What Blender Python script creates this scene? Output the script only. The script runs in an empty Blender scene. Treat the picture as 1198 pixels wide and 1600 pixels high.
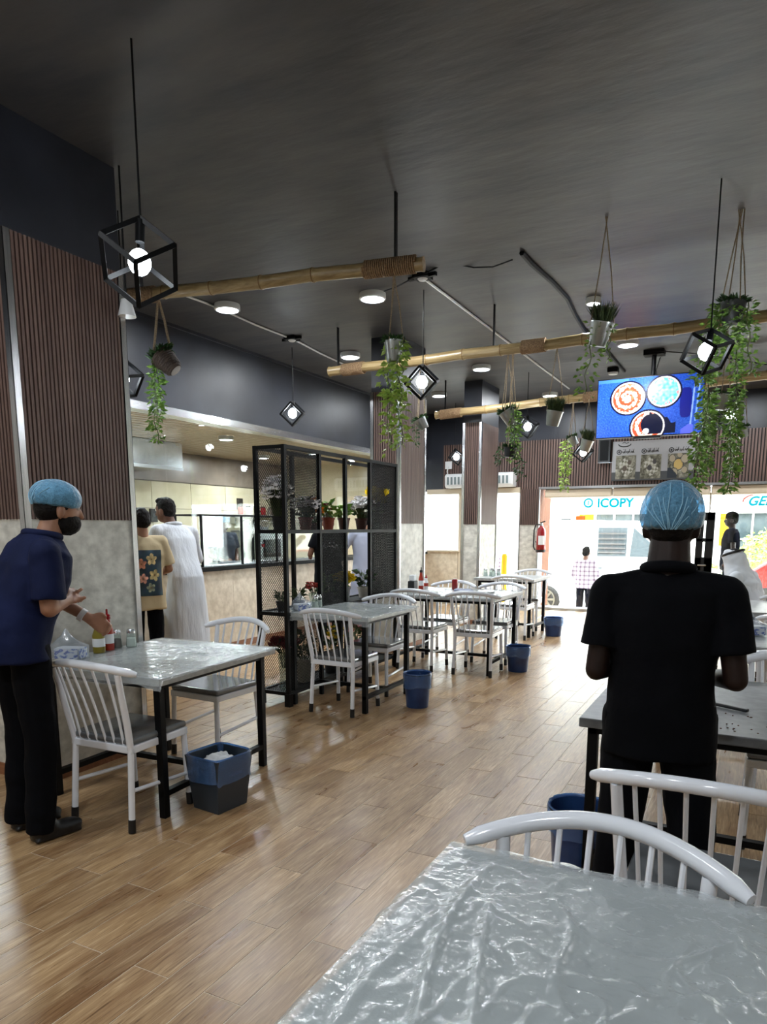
import bpy, bmesh, math, random
import numpy as np
from mathutils import Vector, Matrix, Euler, noise
from mathutils.bvhtree import BVHTree
random.seed(7)
sc = bpy.context.scene
C = sc.collection
pi = math.pi

# ------------------------------------------------------------------ camera
FPX, PXX, PYY, HZ, CAMH = 1107.0, 599.0, 1004.0, 824.0, 1.5
PITCH = math.atan((PYY - HZ) / FPX)
YAW = math.atan((1175 - 599) / math.hypot(FPX, PYY - HZ))
cd = bpy.data.cameras.new('camera'); cam = bpy.data.objects.new('camera', cd); C.objects.link(cam)
cam.location = (0, 0, CAMH)
cam.rotation_euler = (pi / 2 - PITCH, 0, YAW)
cd.sensor_fit = 'VERTICAL'; cd.sensor_height = 24.0
cd.lens = FPX / 1600 * 24.0
cd.shift_y = (PYY - 800) / 1600
cd.clip_start = 0.05; cd.clip_end = 300
sc.camera = cam
_fh = Vector((-math.sin(YAW), math.cos(YAW), 0)); _R = Vector((math.cos(YAW), math.sin(YAW), 0))
_FW = _fh * math.cos(PITCH) - Vector((0, 0, math.sin(PITCH))); _UP = _fh * math.sin(PITCH) + Vector((0, 0, math.cos(PITCH)))
def at(x, y, Y=None, Z=None, X=None, D=None):
    d = _R * (x - PXX) - _UP * (y - PYY) + _FW * FPX
    t = Y / d.y if Y is not None else (Z - CAMH) / d.z if Z is not None else X / d.x if X is not None else D / FPX
    return Vector((0, 0, CAMH)) + d * t

# ------------------------------------------------------------------ light and exposure
w = bpy.data.worlds.new('daylight'); sc.world = w; w.use_nodes = True
bg = w.node_tree.nodes['Background']; bg.inputs[0].default_value = (0.93, 0.97, 1.0, 1); bg.inputs[1].default_value = 8.5
sd = bpy.data.lights.new('sun', 'SUN'); sun = bpy.data.objects.new('sun', sd); C.objects.link(sun)
sd.energy = 4.0; sd.angle = 0.01; sd.color = (1, 0.95, 0.88); sun.rotation_euler = (math.radians(38), math.radians(-14), 0)
pd = bpy.data.lights.new('daylight_portal', 'AREA'); po = bpy.data.objects.new('daylight_portal', pd); C.objects.link(po)
pd.shape = 'RECTANGLE'; pd.size = 6.8; pd.size_y = 2.2; po.location = (0.0, 13.1, 1.12); po.rotation_euler = (-pi / 2, 0, 0)
pd.cycles.is_portal = True
sc.view_settings.view_transform = 'Standard'; sc.view_settings.look = 'None'
sc.view_settings.exposure = 0.65; sc.view_settings.gamma = 1.0; sc.view_settings.use_curve_mapping = False
sc.cycles.max_bounces = 8; sc.cycles.diffuse_bounces = 4; sc.cycles.glossy_bounces = 3
sc.cycles.transmission_bounces = 4; sc.cycles.transparent_max_bounces = 16
sc.cycles.use_denoising = True; sc.cycles.sample_clamp_indirect = 6.0
sc.cycles.caustics_reflective = False; sc.cycles.caustics_refractive = False

# ------------------------------------------------------------------ helpers
def lin(c):
    return tuple((v / 255 / 12.92 if v / 255 <= 0.04045 else ((v / 255 + 0.055) / 1.055) ** 2.4) for v in c[:3]) + (1,)
MATS = {}
def mat(name, c1, c2=None, scale=8, rough=0.5, metal=0.0, bump=0.0, bscale=None, stretch=(1, 1, 1), emit=0, alpha=1, detail=4, coat=0, ramp=(0.35, 0.65), bdist=0.01, spec=0.5, attr=None, trans=0, sss=0, coords='Object', rnd=0):
    m = bpy.data.materials.new(name); m.use_nodes = True; nt = m.node_tree; N = nt.nodes; L = nt.links
    b = N['Principled BSDF']; b.inputs['Roughness'].default_value = rough; b.inputs['Metallic'].default_value = metal
    b.inputs['Specular IOR Level'].default_value = spec; b.inputs['Coat Weight'].default_value = coat; b.inputs['Coat Roughness'].default_value = 0.08
    b.inputs['Alpha'].default_value = alpha; b.inputs['Transmission Weight'].default_value = trans
    b.inputs['Base Color'].default_value = lin(c1)
    tc = N.new('ShaderNodeTexCoord'); mp = N.new('ShaderNodeMapping'); mp.inputs['Scale'].default_value = stretch
    L.new(tc.outputs[coords], mp.inputs[0]); src = mp.outputs[0]
    if rnd:
        oi = N.new('ShaderNodeObjectInfo'); vm = N.new('ShaderNodeVectorMath'); vm.operation = 'MULTIPLY_ADD'
        vm.inputs[0].default_value = (37, 53, 29); L.new(oi.outputs['Random'], vm.inputs[1]); L.new(src, vm.inputs[2]); src = vm.outputs[0]
    col = None
    if attr:
        a = N.new('ShaderNodeAttribute'); a.attribute_name = attr; col = a.outputs['Color']
    elif c2:
        n = N.new('ShaderNodeTexNoise'); n.inputs['Scale'].default_value = scale; n.inputs['Detail'].default_value = detail; L.new(src, n.inputs['Vector'])
        r = N.new('ShaderNodeValToRGB'); r.color_ramp.elements[0].position = ramp[0]; r.color_ramp.elements[1].position = ramp[1]
        r.color_ramp.elements[0].color = lin(c1); r.color_ramp.elements[1].color = lin(c2); L.new(n.outputs['Fac'], r.inputs[0]); col = r.outputs[0]
    if col is not None and rnd:
        hs = N.new('ShaderNodeHueSaturation'); mr = N.new('ShaderNodeMapRange'); mr.inputs[3].default_value = 1 - rnd; mr.inputs[4].default_value = 1 + rnd
        L.new(oi.outputs['Random'], mr.inputs[0]); L.new(mr.outputs[0], hs.inputs['Value']); L.new(col, hs.inputs['Color']); col = hs.outputs[0]
    if col is not None: L.new(col, b.inputs['Base Color'])
    if emit:
        b.inputs['Emission Strength'].default_value = emit
        if col is not None: L.new(col, b.inputs['Emission Color'])
        else: b.inputs['Emission Color'].default_value = lin(c1)
    if bump:
        n2 = N.new('ShaderNodeTexNoise'); n2.inputs['Scale'].default_value = bscale or scale; n2.inputs['Detail'].default_value = 6; L.new(src, n2.inputs['Vector'])
        bu = N.new('ShaderNodeBump'); bu.inputs['Strength'].default_value = bump; bu.inputs['Distance'].default_value = bdist
        L.new(n2.outputs['Fac'], bu.inputs['Height']); L.new(bu.outputs[0], b.inputs['Normal'])
    MATS[name] = m
    return m
def glassy(name, tint, fac, rough=0.02, gloss=(1, 1, 1), diffuse=None, bump=0, bscale=20, ior=1.45):
    """thin sheet: transparent, with a fresnel gloss and optionally some milky body"""
    m = bpy.data.materials.new(name); m.use_nodes = True; nt = m.node_tree; N = nt.nodes; L = nt.links
    for n in list(N):
        if n.type != 'OUTPUT_MATERIAL': N.remove(n)
    out = N['Material Output']; tr = N.new('ShaderNodeBsdfTransparent'); tr.inputs[0].default_value = lin(tint)
    gl = N.new('ShaderNodeBsdfGlossy'); gl.inputs[0].default_value = lin(tuple(int(255 * g) for g in gloss)); gl.inputs['Roughness'].default_value = rough
    lw = N.new('ShaderNodeLayerWeight'); lw.inputs[0].default_value = .5; pw = N.new('ShaderNodeMath'); pw.operation = 'POWER'; pw.inputs[1].default_value = 4.0; L.new(lw.outputs['Facing'], pw.inputs[0])
    fr = N.new('ShaderNodeMath'); fr.operation = 'MULTIPLY_ADD'; fr.inputs[1].default_value = .6; fr.inputs[2].default_value = ((ior - 1) / (ior + 1)) ** 2; L.new(pw.outputs[0], fr.inputs[0])
    base = tr.outputs[0]
    if diffuse:
        df = N.new('ShaderNodeBsdfDiffuse'); df.inputs[0].default_value = lin(diffuse); mx = N.new('ShaderNodeMixShader'); mx.inputs[0].default_value = fac
        L.new(tr.outputs[0], mx.inputs[1]); L.new(df.outputs[0], mx.inputs[2]); base = mx.outputs[0]
    m2 = N.new('ShaderNodeMixShader'); L.new(fr.outputs[0], m2.inputs[0]); L.new(base, m2.inputs[1]); L.new(gl.outputs[0], m2.inputs[2]); L.new(m2.outputs[0], out.inputs[0])
    if bump:
        tc = N.new('ShaderNodeTexCoord'); n2 = N.new('ShaderNodeTexNoise'); n2.inputs['Scale'].default_value = bscale; n2.inputs['Detail'].default_value = 5
        L.new(tc.outputs['Object'], n2.inputs['Vector']); bu = N.new('ShaderNodeBump'); bu.inputs['Strength'].default_value = bump; bu.inputs['Distance'].default_value = 0.01
        L.new(n2.outputs[0], bu.inputs['Height']); L.new(bu.outputs[0], gl.inputs['Normal']); L.new(bu.outputs[0], lw.inputs['Normal'])
        if diffuse: L.new(bu.outputs[0], df.inputs['Normal'])
    MATS[name] = m
    return m

def frame(d):
    d = Vector(d).normalized(); a = Vector((0, 0, 1)) if abs(d.z) < 0.9 else Vector((1, 0, 0))
    u = d.cross(a).normalized(); return u, d.cross(u).normalized()
class MB:
    def __init__(s): s.v = []; s.f = []; s.c = []
    def add(s, vs, fs):
        o = len(s.v); s.v += [tuple(v) for v in vs]; s.f += [tuple(i + o for i in f) for f in fs]; return s
    def box(s, x0, x1, y0, y1, z0, z1):
        return s.add([(x, y, z) for z in (z0, z1) for y in (y0, y1) for x in (x0, x1)], [(0, 2, 3, 1), (4, 5, 7, 6), (0, 1, 5, 4), (2, 6, 7, 3), (0, 4, 6, 2), (1, 3, 7, 5)])
    def obox(s, c, size, rot=None):
        m = (rot if rot is not None else Matrix.Identity(3)); c = Vector(c); h = Vector(size) / 2
        vs = [c + m @ Vector((x * h.x, y * h.y, z * h.z)) for z in (-1, 1) for y in (-1, 1) for x in (-1, 1)]
        return s.add(vs, [(0, 2, 3, 1), (4, 5, 7, 6), (0, 1, 5, 4), (2, 6, 7, 3), (0, 4, 6, 2), (1, 3, 7, 5)])
    def bar(s, p, q, wd, th=None):
        p, q = Vector(p), Vector(q); d = q - p; u, v = frame(d); th = th or wd
        m = Matrix((u, v, d.normalized())).transposed(); return s.obox((p + q) / 2, (wd, th, d.length), m)
    def tube(s, pts, r, n=8, caps=True):
        pts = [Vector(p) for p in pts]; rs = r if isinstance(r, (list, tuple)) else [r] * len(pts); vs = []; fs = []
        pu = None
        for i, p in enumerate(pts):
            d = (pts[min(i + 1, len(pts) - 1)] - pts[max(i - 1, 0)]);
            if d.length < 1e-9: d = Vector((0, 0, 1))
            d.normalize()
            if pu is None: u, v = frame(d)
            else:
                u = (pu - d * pu.dot(d)).normalized(); v = d.cross(u)
            pu = u
            for k in range(n):
                a = 2 * pi * k / n; vs.append(p + (u * math.cos(a) + v * math.sin(a)) * rs[i])
        for i in range(len(pts) - 1):
            for k in range(n): fs.append((i * n + k, i * n + (k + 1) % n, (i + 1) * n + (k + 1) % n, (i + 1) * n + k))
        if caps: fs += [tuple(range(n))[::-1], tuple(range((len(pts) - 1) * n, len(pts) * n))]
        return s.add(vs, fs)
    def lathe(s, prof, c=(0, 0, 0), n=20, caps=True, sq=None):
        c = Vector(c); vs = []; fs = []
        for r, z in prof:
            for k in range(n):
                a = 2 * pi * k / n; x, y = math.cos(a), math.sin(a)
                if sq:  # superellipse section
                    e = 2 / sq; x = math.copysign(abs(x) ** e, x); y = math.copysign(abs(y) ** e, y)
                vs.append(c + Vector((x * r, y * r, z)))
        for i in range(len(prof) - 1):
            for k in range(n): fs.append((i * n + k, i * n + (k + 1) % n, (i + 1) * n + (k + 1) % n, (i + 1) * n + k))
        if caps: fs += [tuple(range(n))[::-1], tuple(range((len(prof) - 1) * n, len(prof) * n))]
        return s.add(vs, fs)
    def ell(s, c, r, rot=None, nu=14, nv=9):
        c = Vector(c); vs = []; fs = []; m = rot if rot is not None else Matrix.Identity(3)
        r = (r, r, r) if isinstance(r, (int, float)) else r
        for i in range(1, nv):
            t = pi * i / nv
            for k in range(nu):
                a = 2 * pi * k / nu; vs.append(c + m @ Vector((r[0] * math.sin(t) * math.cos(a), r[1] * math.sin(t) * math.sin(a), -r[2] * math.cos(t))))
        b = len(vs); vs += [c + m @ Vector((0, 0, -r[2])), c + m @ Vector((0, 0, r[2]))]
        for i in range(nv - 2):
            for k in range(nu): fs.append((i * nu + k, i * nu + (k + 1) % nu, (i + 1) * nu + (k + 1) % nu, (i + 1) * nu + k))
        for k in range(nu): fs.append((b, (k + 1) % nu, k)); fs.append((b + 1, (nv - 2) * nu + k, (nv - 2) * nu + (k + 1) % nu))
        return s.add(vs, fs)
    def cap(s, p, r0, q, r1, n=12):
        """capsule with tapering radius"""
        p, q = Vector(p), Vector(q); d = (q - p).normalized(); pts = []; rs = []
        for t in (80, 60, 35, 10): a = math.radians(t); pts.append(p - d * r0 * math.sin(a)); rs.append(r0 * math.cos(a))
        for t in (10, 35, 60, 80): a = math.radians(t); pts.append(q + d * r1 * math.sin(a)); rs.append(r1 * math.cos(a))
        return s.tube(pts, rs, n)
    def loft(s, rings, n=24, e=2.0):
        """rings: (centre, rx, ry, tilt about x)"""
        vs = []; fs = []
        for rg in rings:
            c = Vector(rg[0]); rx, ry = rg[1], rg[2]; m = Matrix.Rotation(rg[3] if len(rg) > 3 else 0, 3, 'X')
            for k in range(n):
                a = 2 * pi * k / n; x, y = math.cos(a), math.sin(a); q = 2 / e
                x = math.copysign(abs(x) ** q, x); y = math.copysign(abs(y) ** q, y)
                vs.append(c + m @ Vector((x * rx, y * ry, 0)))
        for i in range(len(rings) - 1):
            for k in range(n): fs.append((i * n + k, i * n + (k + 1) % n, (i + 1) * n + (k + 1) % n, (i + 1) * n + k))
        fs += [tuple(range(n))[::-1], tuple(range((len(rings) - 1) * n, len(rings) * n))]
        return s.add(vs, fs)
    def leaf(s, p, d, L, W, up=None, fold=0.25):
        p = Vector(p); d = Vector(d).normalized(); up = Vector(up) if up else Vector((random.uniform(-1, 1), random.uniform(-1, 1), random.uniform(-.2, 1)))
        sd = d.cross(up)
        if sd.length < 1e-3: sd = Vector((1, 0, 0))
        sd.normalize(); nn = sd.cross(d)
        m = p + d * L * .45
        return s.add([p, m + sd * W / 2 + nn * W * fold, p + d * L, m - sd * W / 2 + nn * W * fold, m], [(0, 4, 1), (1, 4, 2), (2, 4, 3), (3, 4, 0)])
    def move(s, off):
        off = Vector(off); s.v = [tuple(Vector(v) + off) for v in s.v]; return s
    def build(s, name, m, parent=None, smooth=False, bevel=0, label=None, kind=None, loc=None, rot=None, segs=2):
        me = bpy.data.meshes.new(name); me.from_pydata(s.v, [], s.f); me.update()
        if smooth: me.polygons.foreach_set('use_smooth', [True] * len(me.polygons)); me.set_sharp_from_angle(angle=math.radians(42)) if hasattr(me, 'set_sharp_from_angle') else None
        return link(name, me, m, parent, bevel, label, kind, loc, rot, segs)
def link(name, me, m, parent=None, bevel=0, label=None, kind=None, loc=None, rot=None, segs=2):
    if m is not None and not me.materials: me.materials.append(m)
    o = bpy.data.objects.new(name, me); C.objects.link(o)
    if parent is not None: o.parent = parent
    if loc is not None: o.location = loc
    if rot is not None: o.rotation_euler = rot
    if bevel:
        md = o.modifiers.new('bevel', 'BEVEL'); md.width = bevel; md.segments = segs; md.limit_method = 'ANGLE'; md.angle_limit = 0.6
    if label: o['label'] = label
    if kind: o['kind'] = kind
    return o
def thing(name, label, cat, loc=(0, 0, 0), rz=0, group=None):
    o = bpy.data.objects.new(name, None); C.objects.link(o); o.location = loc; o.rotation_euler = (0, 0, rz); o.empty_display_size = .1
    return tag(o, label, cat, group)
def tag(o, label, cat, group=None):
    o['label'] = label; o['category'] = cat
    if group: o['group'] = group
    return o
KIDS = {}
def dup(root, loc, rz, label):
    if root.name not in KIDS:
        KIDS[root.name] = 1
        for x in list(bpy.data.objects):
            if x.parent is not None: KIDS.setdefault(('k', x.parent.name), []).append(x)
    def cp(o, par):
        c = o.copy(); C.objects.link(c)
        if par is not None: c.parent = par
        for k in KIDS.get(('k', o.name), []): cp(k, c)
        return c
    r = cp(root, None); r.location = loc; r.rotation_euler = (0, 0, rz); r['label'] = label
    return r
def painted(name, P00, ux, uy, nx, ny, func, m, parent=None, conform=None, off=0.002, label=None, rootinv=None):
    """flat print: a fine grid whose point colours come from func(u, v); conform = BVH to drape it on, ray direction"""
    P00, ux, uy = Vector(P00), Vector(ux), Vector(uy); nn = ux.cross(uy).normalized(); vs = []; cs = []
    for j in range(ny + 1):
        for i in range(nx + 1):
            u, v = i / nx, j / ny; p = P00 + ux * u + uy * v
            if conform:
                h = conform.ray_cast(p + nn * .25, -nn, .6)
                if h[0] is not None: p = h[0] + nn * off
            vs.append(p); c = func(u, v); cs.append(lin([max(0, min(255, x)) for x in c]))
    fs = [(j * (nx + 1) + i, j * (nx + 1) + i + 1, (j + 1) * (nx + 1) + i + 1, (j + 1) * (nx + 1) + i) for j in range(ny) for i in range(nx)]
    me = bpy.data.meshes.new(name); me.from_pydata(vs, [], fs); me.update()
    ca = me.color_attributes.new('Col', 'FLOAT_COLOR', 'POINT'); ca.data.foreach_set('color', [x for c in cs for x in c])
    me.polygons.foreach_set('use_smooth', [True] * len(me.polygons))
    return link(name, me, m, parent, label=label)
WS = bpy.data.scenes.new('workshop'); TRASH = []
def eval_mesh(o):
    vl = WS.view_layers[0]; vl.update(); dg = vl.depsgraph; dg.update()
    return bpy.data.meshes.new_from_object(o.evaluated_get(dg))
def text(name, body, loc, size, m, parent=None, rot=(pi / 2, 0, 0), ext=0.002, align='LEFT', shear=0, bold=0):
    cu = bpy.data.curves.new(name, 'FONT'); cu.body = body; cu.size = size; cu.extrude = ext; cu.offset = bold; cu.align_x = align; cu.shear = shear
    t = bpy.data.objects.new(name, cu); WS.collection.objects.link(t)
    me = eval_mesh(t); WS.collection.objects.unlink(t); TRASH.append(t)
    me.materials.clear()
    return link(name, me, m, parent, loc=loc, rot=rot)
def remeshed(mb, voxel, smooth=3, noise_amp=0, noise_scale=8, stretch=(1, 1, 1)):
    me = bpy.data.meshes.new('tmp'); me.from_pydata(mb.v, [], mb.f); me.update()
    bm = bmesh.new(); bm.from_mesh(me); bmesh.ops.recalc_face_normals(bm, faces=bm.faces); bm.to_mesh(me); bm.free()
    o = bpy.data.objects.new('tmp', me); WS.collection.objects.link(o)
    r = o.modifiers.new('r', 'REMESH'); r.mode = 'VOXEL'; r.voxel_size = voxel; r.use_smooth_shade = True
    if smooth: s = o.modifiers.new('s', 'SMOOTH'); s.iterations = smooth; s.factor = 0.5
    out = eval_mesh(o)
    o.modifiers.clear(); WS.collection.objects.unlink(o); TRASH.append(o)
    if noise_amp:
        st = Vector(stretch)
        nv = len(out.vertices); co = np.empty(nv * 3, 'f'); no = np.empty(nv * 3, 'f'); out.vertices.foreach_get('co', co); out.vertex_normals.foreach_get('vector', no)
        co = co.reshape(-1, 3); no = no.reshape(-1, 3); qs = co * np.array(st) * noise_scale
        d = np.array([noise.noise(Vector(q)) + .5 * noise.noise(Vector(q * 2.3)) for q in qs]) * noise_amp
        co = co + no * d[:, None]; out.vertices.foreach_set('co', co.astype('f').ravel()); out.update()
    out.materials.clear(); out.polygons.foreach_set('use_smooth', [True] * len(out.polygons))
    return out
def bvh_of(me): return BVHTree.FromPolygons([v.co for v in me.vertices], [p.vertices for p in me.polygons])
def catenary(p, q, sag, n=12):
    p, q = Vector(p), Vector(q); return [p.lerp(q, i / n) - Vector((0, 0, sag * 4 * (i / n) * (1 - i / n))) for i in range(n + 1)]

# ------------------------------------------------------------------ materials
mat('ceiling_paint', (46, 47, 52), (72, 70, 70), 1.1, rough=.5, bump=.2, bscale=4, stretch=(1, 3, 1), bdist=.02, detail=8)
mat('dark_wall', (18, 21, 30), (36, 40, 51), 1.6, rough=.42, bump=.15, bscale=5, detail=8)
mat('slat_wood', (88, 68, 62), (108, 86, 78), 3, rough=.5, stretch=(20, 20, .6))
mat('slat_back', (18, 12, 12), rough=.8)
mat('stone', (172, 170, 162), (222, 220, 211), 11, rough=.4, bump=.35, bscale=26, detail=10, stretch=(1, 1, 1.4), ramp=(.3, .7), bdist=.004)
mat('stone_cream', (196, 182, 160), (222, 210, 190), 12, rough=.4, bump=.2, bscale=26, detail=10)
mat('steel', (190, 192, 195), (215, 216, 220), 6, rough=.22, metal=1, stretch=(30, 30, 1))
mat('steel_soft', (175, 176, 178), rough=.32, metal=1)
mat('grout', (206, 192, 172), rough=.7)
mat('skirting', (122, 78, 52), (140, 92, 62), 6, rough=.4, stretch=(1, 8, 8))
mat('cream_tile', (204, 194, 164), (216, 207, 180), 3, rough=.16, rnd=.06)
mat('soffit', (120, 108, 98), (142, 130, 118), 2, rough=.3)
mat('kitchen_wood', (190, 170, 140), rough=.35)
mat('black_metal', (10, 11, 13), rough=.5, spec=.15)
mat('mesh_metal', (12, 12, 14), rough=.6, spec=.2)
mat('white_paint', (232, 236, 244), rough=.16, coat=.5)
mat('black_rubber', (14, 14, 16), rough=.5)
mat('seat_grey', (92, 95, 98), (108, 111, 114), 5, rough=.14, coat=.8, bump=.25, bscale=9, bdist=.006)
mat('table_stone', (150, 154, 154), (174, 177, 176), 22, rough=.35, detail=8, bump=.05)
mat('bamboo', (136, 114, 76), (172, 150, 108), 4, rough=.35, stretch=(1, 14, 14), bump=.1)
mat('bamboo_node', (120, 90, 50), rough=.5)
mat('rope', (120, 94, 68), (160, 132, 100), 90, rough=.9, bump=.8, bscale=120)
mat('twine', (128, 110, 88), (160, 144, 120), 120, rough=.9, bump=.5)
mat('zinc', (150, 154, 154), (176, 180, 180), 7, rough=.3, metal=.85)
mat('pot_dark', (34, 36, 38), rough=.45)
mat('wicker', (52, 40, 34), (70, 55, 46), 40, rough=.7, bump=.8, bscale=60)
mat('terracotta', (140, 62, 44), (158, 78, 56), 8, rough=.6)
mat('terracotta_dark', (84, 50, 42), rough=.6)
mat('pot_white', (208, 206, 200), rough=.4); mat('pot_grey', (110, 110, 112), rough=.5)
mat('leaf_green', (66, 108, 40), (140, 178, 78), 30, rough=.4)
mat('leaf_dark', (26, 54, 26), (52, 88, 40), 30, rough=.45)
mat('leaf_lime', (122, 160, 56), (190, 214, 110), 25, rough=.4)
mat('grass_dark', (36, 52, 26), (70, 88, 44), 30, rough=.7)
mat('grass_brown', (90, 84, 50), (120, 112, 70), 30, rough=.7)
mat('stem', (84, 96, 52), rough=.6)
mat('petal_white', (246, 244, 246), rough=.9, spec=.1); mat('petal_yellow', (236, 210, 40), rough=.5); mat('petal_red', (110, 10, 22), rough=.5)
mat('petal_orange', (214, 140, 40), rough=.5); mat('petal_pink', (200, 120, 130), rough=.5); mat('petal_coral', (190, 80, 70), rough=.5)
mat('lamp_white', (225, 228, 230), rough=.3)
mat('led', (238, 248, 255), emit=14); mat('bulb', (236, 248, 255), emit=26)
mat('plastic_black', (14, 15, 18), rough=.3); mat('plastic_white', (222, 224, 226), rough=.35); mat('vent_grey', (108, 122, 124), rough=.5)
mat('blue_bin', (22, 42, 82), (38, 68, 116), 6, rough=.3)
mat('slate_bin', (40, 50, 60), rough=.35)
mat('red_gloss', (136, 12, 20), rough=.2, coat=.5); mat('yellow_sauce', (126, 112, 32), rough=.3); mat('red_sauce', (150, 40, 20), rough=.3)
mat('salt', (226, 226, 222), rough=.7); mat('pepper', (86, 70, 58), rough=.8)
mat('skin_brown', (92, 58, 42), (104, 68, 50), 12, rough=.5, bump=.05); mat('skin_tan', (150, 106, 82), (164, 120, 94), 12, rough=.5, bump=.05); mat('skin_dark', (32, 19, 15), (39, 24, 19), 12, spec=.25, rough=.5)
mat('hair', (14, 12, 12), (26, 22, 20), 60, rough=.6, bump=.7, bscale=80, spec=.15); mat('hair_grey', (14, 13, 13), (26, 24, 23), 60, rough=.9, spec=0); mat('cap_black', (3, 3, 4), rough=1, spec=0); mat('cloth_charcoal', (18, 19, 25), rough=1, spec=0)
mat('cloth_navy', (8, 18, 50), (11, 22, 60), 5, spec=.2, rough=.8, bump=.35, bscale=7, bdist=.03); mat('cloth_black', (3, 4, 8), (5, 6, 11), 5, spec=.12, rough=.85, bump=.35, bscale=7, bdist=.03)
mat('cloth_trouser', (6, 7, 12), spec=.12, rough=.9, bump=.4, bscale=6, bdist=.03); mat('cloth_thobe', (196, 200, 208), (208, 212, 219), 3, rough=.75, bump=.5, bscale=4, bdist=.05, stretch=(3, 3, .6))
mat('cloth_tan', (190, 172, 138), rough=.85, bump=.3, bscale=8, bdist=.02); mat('cloth_lilac', (150, 156, 176), rough=.8, bump=.4, bscale=6, bdist=.02)
mat('cloth_grey', (58, 60, 72), rough=.85, bump=.3, bscale=8); mat('cloth_white', (222, 226, 232), rough=.8, bump=.3, bscale=6, bdist=.03)
mat('leather_black', (12, 12, 14), rough=.4); mat('eye_white', (220, 216, 210), rough=.2)
mat('white_shirt', (226, 206, 212), rough=.8)
mat('paint_flat', (255, 255, 255), attr='Col', rough=.5); mat('paint_screen', (255, 255, 255), attr='Col', rough=.15, emit=.42)
mat('paint_gloss', (255, 255, 255), attr='Col', rough=.2)
mat('concrete', (196, 192, 184), (212, 208, 200), 2, rough=.8, bump=.1); mat('asphalt', (120, 118, 114), (140, 138, 134), 5, rough=.9)
mat('facade', (228, 226, 220), rough=.7); mat('facade_glass', (50, 60, 64), (100, 108, 110), .8, rough=.15); mat('sign_teal', (0, 76, 90), rough=1, spec=0); mat('sign_yellow', (170, 130, 34), rough=1, spec=0)
mat('sign_orange', (130, 50, 18), rough=1, spec=0); mat('car_white', (236, 238, 240), rough=.2, coat=.6); mat('car_glass', (84, 92, 96), rough=.08); mat('tyre', (36, 34, 32), rough=.8); mat('hub', (110, 104, 92), rough=.35, metal=.6)
mat('car_red', (150, 24, 18), rough=.25, coat=.5); mat('jamb_wood', (112, 70, 50), (128, 84, 62), 4, rough=.6, spec=.1, stretch=(6, 6, 1)); mat('beige_trim', (204, 190, 168), rough=.4)
mat('table_stone_shaded', (92, 95, 98), (112, 115, 117), 22, rough=.4, detail=8); mat('print_dark', (24, 24, 26), rough=.5); mat('print_white', (226, 226, 226), rough=.5); mat('menu_white', (150, 150, 152), rough=.3); mat('menu_grey', (58, 60, 62), rough=.4)  # first one: darkened table stone, shade of the backlit table put into the colour
mat('wax_black', (10, 8, 8), rough=.5); mat('crumb_brown', (84, 44, 22), rough=.7)
glassy('glass', (246, 250, 250), 0); glassy('glass_jar', (225, 235, 232), .12, diffuse=(220, 225, 225), rough=.05)
glassy('film', (240, 243, 243), .2, rough=.14, diffuse=(232, 238, 240), bump=.4, bscale=34, ior=1.8)
glassy('film_big', (235, 240, 240), .34, rough=.13, diffuse=(226, 234, 238), bump=.5, bscale=32, ior=2.1)
glassy('bag_blue', (150, 190, 235), .3, rough=.15, diffuse=(104, 146, 205), bump=.6, bscale=22, ior=1.6)
glassy('bag_clear', (240, 244, 248), .2, rough=.15, diffuse=(205, 214, 226), bump=.5, bscale=25, ior=1.6)
glassy('net_blue', (150, 200, 235), .6, rough=.5, diffuse=(112, 168, 204), bump=.8, bscale=60, ior=1.2)
def fibre():
    m = MATS['net_blue']; nt = m.node_tree; N = nt.nodes; L = nt.links; mx = [n for n in N if n.type == 'MIX_SHADER' and any(l.to_node.type == 'MIX_SHADER' for l in n.outputs[0].links)][0]
    tc = N.new('ShaderNodeTexCoord'); n1 = N.new('ShaderNodeTexNoise'); n1.inputs['Scale'].default_value = 55; n1.inputs['Detail'].default_value = 8; n1.inputs['Distortion'].default_value = 2.5; n1.inputs['Roughness'].default_value = .75; L.new(tc.outputs['Object'], n1.inputs[0])
    r = N.new('ShaderNodeMapRange'); r.inputs[1].default_value = .35; r.inputs[2].default_value = .66; r.inputs[3].default_value = .38; r.inputs[4].default_value = .95; L.new(n1.outputs[0], r.inputs[0]); L.new(r.outputs[0], mx.inputs[0])
fibre(); mat('net_fold', (150, 198, 224), rough=.7)
G = MATS
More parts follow.
